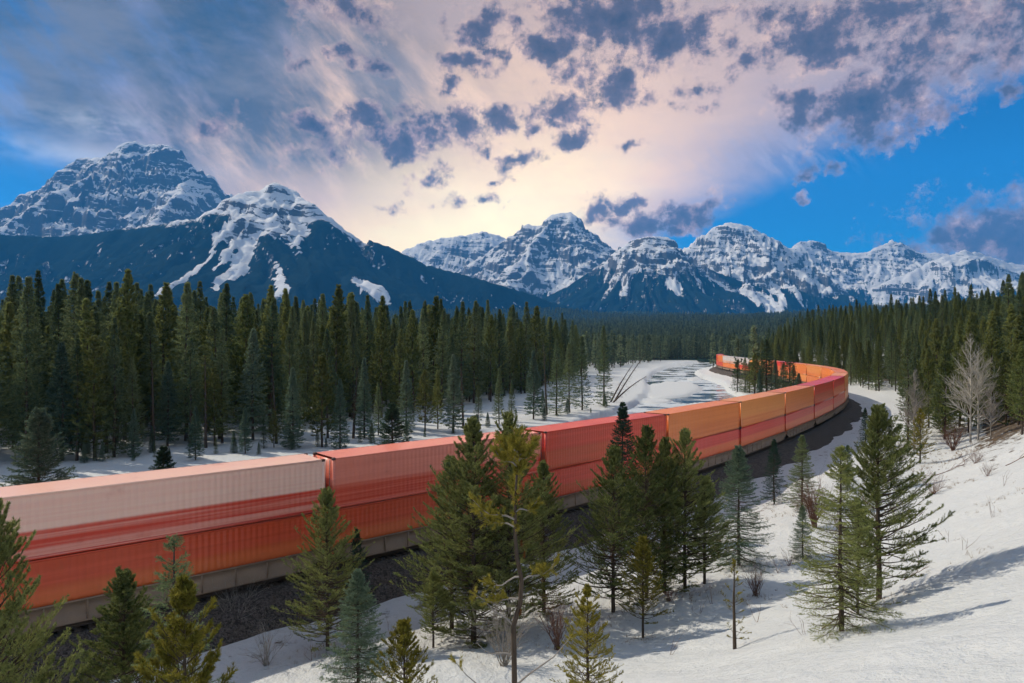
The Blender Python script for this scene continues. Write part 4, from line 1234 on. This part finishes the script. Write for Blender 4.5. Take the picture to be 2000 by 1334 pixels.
# beyond the train, on the river's edge
near(NSB[1], 75, 795, depth=36.5, label='spruce top showing above the first container at the left edge', group='trees between the train and the river')
near(NSD[0], 320, 868, depth=41, wide=1.3, label='small dark spruce top peeping over the first rose container', group='trees between the train and the river')
near(NSD[0], 766, 784, depth=48, wide=1.35, label='dark rounded spruce top above the red containers, left of the middle clump', group='trees between the train and the river')
for (px, top, d_, pr, lb) in ((1497, 662, 186, MS[0], 'tallest dark spruce inside the bend, before the far part of the train'), (1543, 678, 176, MS[2], 'second dark spruce inside the bend, nearest its inner curve'),
                              (1474, 690, 190, MP[1], 'olive conifer left of the tallest spruce inside the bend'), (1455, 698, 196, MS[0], 'slim conifer inside the bend, third from the left of the group'),
                              (1515, 700, 180, MB_[0], 'blue green spruce between the two dark spruces inside the bend'), (1440, 704, 200, MS[2], 'leftmost conifer of the group inside the bend'),
                              (1560, 728, 170, MB_[1], 'small spruce at the right end of the group inside the bend'), (1484, 722, 182, MB_[0], 'short blue green spruce at the front of the group inside the bend'),
                              (1506, 682, 190, MS[1], 'slim dark spruce just right of the tallest one inside the bend'), (1488, 684, 192, MS[3], 'dark spruce just left of the tallest one inside the bend'),
                              (1530, 706, 178, MS[1], 'dark spruce left of the one nearest the inner curve'), (1550, 712, 174, MS[0], 'dark spruce right of the one nearest the inner curve'), (1464, 706, 194, MS[2], 'dark conifer in the left half of the group inside the bend')):
    near(pr, px, top, depth=d_, label=lb, group='conifers inside the bend', wide=1.75 if 'blue' not in lb else 1.2)

# the crooked pine close to the viewer
def crooked_pine():
    x, y = (1010 - 1000) / F * 10.5, 10.5
    z = gz_at(x, y)
    H = CAMZ - (846 - 667) / F * y - z
    root = empty('pine_tree', (x, y, z - .05))
    g = np.random.default_rng(9)
    tz = np.array([0, .25, .42, .50, .56, .62, .68, .74, .85, 1.0]); 
    ox = np.array([-.02, -.02, -.03, -.035, .03, .045, .0, -.02, -.015, .02]) * 1.6
    pts = np.c_[ox, np.zeros(10), tz * H]
    mb = MB(); mb.tube(pts, np.interp(tz, [0, .6, 1], [.055, .036, .012]), 8)
    obj('trunk', mb.me('trunk', B_DARK, True), root)
    b = MB(); P, Dv, tl = [], [], []
    for (f, az_, L, up, leafy_) in ((.30, 2.9, 1.0, .2, .2), (.34, .3, 1.1, .45, .35), (.42, 3.3, .6, .1, .0), (.50, 2.8, .55, .5, .0), (.57, 3.0, .75, -.25, .9), (.62, .15, .55, .15, .9), (.63, 3.2, .5, -.5, .5),
                                    (.76, 2.9, .62, .05, 1.0), (.78, 3.5, .70, .2, 1.0), (.80, -.3, .35, .2, .7), (.83, 1.6, .4, .3, .9), (.93, 2.4, .34, .6, 1.0), (.94, .4, .30, .6, 1.0), (.95, 4.4, .3, .6, 1.0), (.92, 3.4, .36, .4, 1.0), (.93, 5.5, .32, .5, 1.0)):
        p0 = np.array([np.interp(f, tz, pts[:, 0]), 0, f * H])
        u = np.linspace(0, 1, 6)
        q = p0 + np.c_[np.cos(az_) * L * u, np.sin(az_) * L * u, L * (up * u + .3 * u * u) + .04 * np.sin(u * 7)]
        b.tube(q, .014 * (1.1 - u) + .003, 5, cap=False)
        for j in range(int(26 * leafy_)):
            i = g.integers(2, 6) if leafy_ > .5 else 5
            P.append(q[i - 1] + (q[i] - q[i - 1]) * g.random()); Dv.append(unit((q[-1] - q[0]) * .6 / L + g.normal(0, .5, 3) + [0, 0, .3])); tl.append(.16 * g.uniform(.6, 1.2))
    for j in range(60):
        P.append(np.array([pts[-1, 0] + g.normal(0, .02), g.normal(0, .02), H * g.uniform(.9, 1)])); Dv.append(unit(g.normal(0, .7, 3) + [0, 0, .7])); tl.append(.2)
    for j in range(40):
        f = g.uniform(.74, .92)
        P.append(np.array([np.interp(f, tz, pts[:, 0]), 0, f * H])); Dv.append(unit(g.normal(0, .8, 3) + [0, 0, .5])); tl.append(.05)
    obj('branches', b.me('branches', B_GREY, True), root)
    nv = needles(np.array(P), np.array(Dv), np.array(tl), 46, .085, .009, .75, g, .2)
    obj('crown', mesh_np('crown', nv, np.arange(len(nv)).reshape(-1, 3), L_GOLD, False, {'tint': np.repeat(g.random(len(P)), 46 * 3)}), root)
    P = np.array([[pts[5, 0] - .02, -.04, H * .55], [pts[4, 0] + .02, -.03, H * .73], [pts[5, 0] + .04, -.02, H * .70]])
    nv = needles(P, np.array([[0, 0, -1.0]] * 3), np.full(3, .09), 60, .06, .008, .7, g, .1)
    o = obj('dead_needles', mesh_np('dead_needles', nv, np.arange(len(nv)).reshape(-1, 3), L_RUSTY, False, {'tint': g.random(len(nv))}), root)
    o['label'] = 'tufts of orange dead needles'
    return tag(root, 'crooked thin pine close to the viewer with bare kinked trunk and yellow tufts', 'tree', G1)
crooked_pine()

# ------------------------------------------------------------------ bare broadleaf trees and shrubs
def grow(b, p, d, L, r, depth, g, spread, upk, nmin=2, nmax=4):
    n = 5
    pts = [p]
    dd = d.copy()
    for i in range(n):
        dd = unit(dd + g.normal(0, .10, 3) + np.array([0, 0, upk]))
        pts.append(pts[-1] + dd * L / n)
    pts = np.array(pts)
    b.tube(pts, np.linspace(r, r * .55, n + 1), 5 if depth > 1 else 3, cap=False)
    if depth <= 0: return
    for j in range(g.integers(nmin, nmax + 1)):
        i = g.integers(2, n + 1)
        s = unit(dd + g.normal(0, spread, 3))
        grow(b, pts[i], s, L * g.uniform(.5, .72), r * .55, depth - 1, g, spread, upk, nmin, nmax)
def aspen(px, top, base, seed, label, stems=1, grey=False):
    x, y, z = ray_ground(px, base)
    h = CAMZ - (top - 667) / F * y - z
    g = np.random.default_rng(seed)
    root = empty('aspen_tree', (x, y, z - .1))
    for s_ in range(stems):
        ox = (s_ - (stems - 1) / 2) * .9
        hh = h * (1 - .12 * s_)
        t = np.linspace(0, 1, 12)
        tp = np.c_[ox + .12 * np.sin(t * 4 + s_) * t, .1 * np.cos(t * 3) * t, t * hh]
        mb = MB(); mb.tube(tp, .10 * (hh / 12) * (1 - t) + .02, 8)
        obj('trunk', mb.me('trunk', B_GREY if grey else B_PALE, True), root)
        b = MB()
        for j in range(46):
            f = g.uniform(.22, .97)
            a = g.uniform(0, 6.28)
            L = h * .23 * (1.12 - f) ** .7 * g.uniform(.6, 1.1)
            p_ = np.array([np.interp(f, t, tp[:, 0]), np.interp(f, t, tp[:, 1]), f * hh])
            grow(b, p_, unit(np.array([np.cos(a), np.sin(a), .55 + .7 * f])), L, .06 * (1.25 - f), 2, g, .42, .07, 3, 5)
        obj('branches', b.me('branches', B_GREY if grey else B_PALE, True), root)
    return tag(root, label, 'tree', 'bare aspens on the slope')
aspen(1903, 660, 862, 5, 'pair of tall white bare aspen stems at the forest edge', 2)
aspen(1785, 725, 880, 6, 'smaller grey bare aspen left of the white pair', 1, True)
aspen(1935, 745, 858, 8, 'thin grey bare aspen just right of the white pair', 1, True)

def shrub(px, base, h, wdt, seed, label, mat, n=26, depth=2):
    x, y, z = ray_ground(px, base)
    g = np.random.default_rng(seed)
    b = MB()
    for j in range(n):
        a = g.uniform(0, 6.28); s_ = g.random() ** .6
        d = unit(np.array([np.cos(a) * s_ * wdt / h, np.sin(a) * s_ * wdt / h, 1.0]))
        grow(b, np.array([g.normal(0, .07), g.normal(0, .07), -.05]), d, h * g.uniform(.45, .75), .010 * max(.7, h / 1.5), depth, g, .33, .03, 2, 3)
    root = empty('shrub', (x, y, z))
    obj('stems', b.me('stems', mat, True), root)
    return tag(root, label, 'shrub', 'leafless shrubs on the near bank')
shrub(1476, 1165, 1.6, 1.0, 1, 'leafless reddish shrub at the foot of the blue spruce', B_TWIG, 34)
shrub(1590, 1030, 3.0, 1.5, 2, 'tall rusty brown shrub beside the green spruce', B_TWIG, 44, 3)
shrub(1822, 965, 1.5, 1.4, 3, 'low dark shrub on the open snow below the aspens', B_TWIG, 34)
shrub(1862, 880, 3.0, 2.2, 4, 'wide purplish brown shrub left of the aspen trunks', B_TWIG, 44, 3)
shrub(1905, 905, 1.4, 1.2, 5, 'small dark shrub under the purplish brown shrub', B_TWIG, 26)
shrub(455, 1225, 2.2, 1.8, 6, 'pale tangled leafless shrub by the ballast, right of the young spruce', B_GREY, 26, 3)
shrub(520, 1300, 1.8, 1.4, 7, 'pale thin shrub at the bottom edge below the ballast', B_GREY, 22)
shrub(985, 1300, 2.4, 1.6, 8, 'grey tangle of stems under the middle clump', B_GREY, 30, 3)
shrub(1090, 1270, 2.2, 1.6, 9, 'brownish tangle of stems right of the crooked pine', B_TWIG, 30, 3)
shrub(1400, 1080, 1.6, 1.1, 10, 'leafless shrub left of the blue spruce base', B_TWIG, 24)
shrub(1760, 905, 2.4, 1.4, 11, 'grey leafless thicket below the grey aspen', B_GREY, 30, 3)
shrub(1690, 985, 1.4, 1.0, 12, 'small brown shrub behind the shorter pine', B_TWIG, 22)
shrub(1160, 1255, 1.2, .9, 13, 'small twiggy shrub between the yellow pines', B_TWIG, 22)
shrub(1745, 1000, 1.0, .9, 15, 'low brown brush on the slope right of the open pine', B_TWIG, 20)
shrub(1930, 930, 1.1, 1.0, 16, 'low brown brush high on the slope near the right edge', B_TWIG, 20)
shrub(1640, 1040, 1.5, .9, 17, 'brown brush behind the tall sparse spruce', B_TWIG, 22)
shrub(1540, 1105, 1.0, .8, 18, 'low brown brush between the blue spruce and the small blue spruce', B_TWIG, 18)
shrub(1310, 1175, 1.1, .9, 19, 'low brown brush under the pine row', B_TWIG, 20)
shrub(820, 1290, 1.0, .8, 20, 'low grey brush below the thin sapling pine', B_GREY, 18)
shrub(225, 1300, 1.5, 1.2, 14, 'grey leafless shrub below the train at the lower left', B_GREY, 22)

def dead_leaner(base, tip, depth, seed, label):
    """a trunk left leaning over the ice"""
    y = depth
    p0 = np.array([(base[0] - 1000) / F * y, y, 0.0]); p0[2] = gz_at(p0[0], y) - .2
    p1 = np.array([(tip[0] - 1000) / F * (y + 2), y + 2, CAMZ - (tip[1] - 667) / F * (y + 2)])
    t = np.linspace(0, 1, 10)
    pts = (p1 - p0) * t[:, None]
    pts[:, 2] += 0.5 * np.sin(t * np.pi)
    root = empty('dead_tree', p0)
    mb = MB(); mb.tube(pts, .20 * (1 - t) + .03, 8); obj('trunk', mb.me('trunk', B_DARK, True), root)
    g = np.random.default_rng(seed); b = MB()
    for j in range(70):
        f = g.uniform(.15, 1); q = (p1 - p0) * f + np.array([0, 0, .5 * math.sin(f * math.pi)])
        d = unit(g.normal(0, 1, 3) + unit(p1 - p0) * .5)
        b.tube([q, q + d * .7 * (1.2 - f), q + d * 1.3 * (1.2 - f) + [0, 0, -.15]], (.028, .018, .006), 3, cap=False)
    obj('branches', b.me('branches', B_DARK, True), root)
    return tag(root, label, 'dead tree', 'dead trunks leaning over the river')
dead_leaner((1192, 790), (1236, 712), 163, 1, 'leftmost of three dead trunks leaning over the river ice')
dead_leaner((1196, 792), (1262, 735), 162, 2, 'lowest of three dead trunks leaning over the river ice')
dead_leaner((1200, 785), (1262, 690), 168, 3, 'tallest of three dead trunks leaning over the river ice')

for i, px in enumerate((62, 208, 300, 402, 540, 690, 905, 1068)):
    by = float(np.interp(px, [0, 460, 700, 900, 1190], [896, 872, 856, 838, 790])); y = ray_ground(px, by)[1]
    q = random.uniform(-10, 10)
    o = dead_leaner((px, by), (px + q, by - random.uniform(120, 190)), y, 30 + i, f'grey dead snag standing at the edge of the stand, {ORD[i]} snag from the left')
    o['group'] = 'dead snags in the stand across the river'
# bare twigs sticking out of the snow
twig_spots = [(1690, 1080), (1640, 1010), (1940, 1010), (1880, 1075), (1850, 1060), (1230, 1180), (1390, 1180), (1365, 1200), (1520, 1120), (1310, 1280), (1790, 1010), (1600, 1140), (610, 1290), (760, 1240), (1480, 1215), (1570, 1240), (1720, 1120), (1960, 950)]
for i, (px, py) in enumerate(twig_spots):
    x, y, z = ray_ground(px, py)
    g = np.random.default_rng(40 + i); b = MB()
    for j in range(3):
        grow(b, np.array([g.normal(0, .05), g.normal(0, .05), -.05]), unit(np.array([g.normal(0, .5), g.normal(0, .5), 1.0])), y * .028 * g.uniform(.6, 1.2), .0035 + .0002 * y, 1, g, .45, 0.0, 1, 2)
    root = empty('twig', (x, y, z)); obj('stems', b.me('stems', B_TWIG), root)
    tag(root, beside('bare twig in the snow', x, y), 'twig', 'bare twigs in the snow')

for i, (px, py, L) in enumerate([(1895, 905, 3.0), (1840, 925, 2.4), (1950, 870, 2.6), (1770, 940, 2.0), (1985, 905, 2.0), (1730, 1160, .9), (1780, 1130, .7), (1620, 1225, .6), (1480, 1000, 1.2)]):
    x, y, z = ray_ground(px, py)
    g = np.random.default_rng(80 + i); b = MB()
    a = g.uniform(-.3, .6)
    d0 = np.array([math.cos(a), math.sin(a), .22])
    grow(b, np.array([-L * .4, 0, .02 - L * .1]), unit(d0), L, .016 + .008 * L, 3, g, .45, -.02, 3, 5)
    root = empty('fallen_bough', (x, y, z)); obj('stems', b.me('stems', B_TWIG), root)
    tag(root, beside('dead brown bough lying', x, y), 'bough', 'dead boughs lying on the snow')

# dry grass and litter poking through the melted patches of the bank
g = np.random.default_rng(123)
P, Dv, tl = [], [], []
for (px, py, n, sp) in [(1800, 915, 60, 2.2), (1880, 885, 80, 2.6), (1950, 860, 70, 2.4), (1740, 935, 40, 2.0), (1830, 960, 30, 1.0), (1700, 1178, 40, .5), (1650, 1236, 30, .5), (1440, 1108, 50, 1.0), (1340, 1152, 40, .9), (1260, 1170, 50, 1.2),
                        (1200, 1196, 50, 1.2), (1255, 1248, 30, .5), (960, 1262, 80, 1.6), (880, 1236, 40, 1.0), (640, 1274, 50, .9), (1500, 1010, 40, 1.4), (1950, 980, 20, 1.0), (1860, 1100, 14, .7), (1560, 1180, 16, .6), (1470, 1170, 30, .5)]:
    x, y, z = ray_ground(px, py)
    xs = x + g.normal(0, sp, n); ys = y + g.normal(0, sp, n)
    zs = ground_h(xs, ys)
    for q in range(n):
        P.append((xs[q], ys[q], zs[q] - .02)); d = np.array([g.normal(0, .5), g.normal(0, .5), 1.0]); Dv.append(d / np.linalg.norm(d)); tl.append(g.uniform(.08, .28) * (.5 + y / 60))
P = np.array(P); Dv = np.array(Dv); tl = np.array(tl)
k_ = 7
base = np.repeat(P, k_, 0) + g.normal(0, .05, (len(P) * k_, 3)) * [1, 1, .2]
d = unit(np.repeat(Dv, k_, 0) + g.normal(0, .35, (len(P) * k_, 3)) * [1, 1, .3])
sd_ = unit(np.cross(d, g.normal(size=d.shape))) * (.003 + .00012 * base[:, 1:2])
nv = np.stack([base - sd_, base + sd_, base + d * np.repeat(tl, k_)[:, None]], 1).reshape(-1, 3)
m_dry = simple('dry_grass', (0.22, 0.15, 0.08), 0.9, 0.5, 3)
tag(obj('dry_grass', mesh_np('dry_grass', nv, np.arange(len(nv)).reshape(-1, 3), m_dry)), 'tufts of dry brown grass poking through the snow of the near bank', 'grass', kind='stuff')
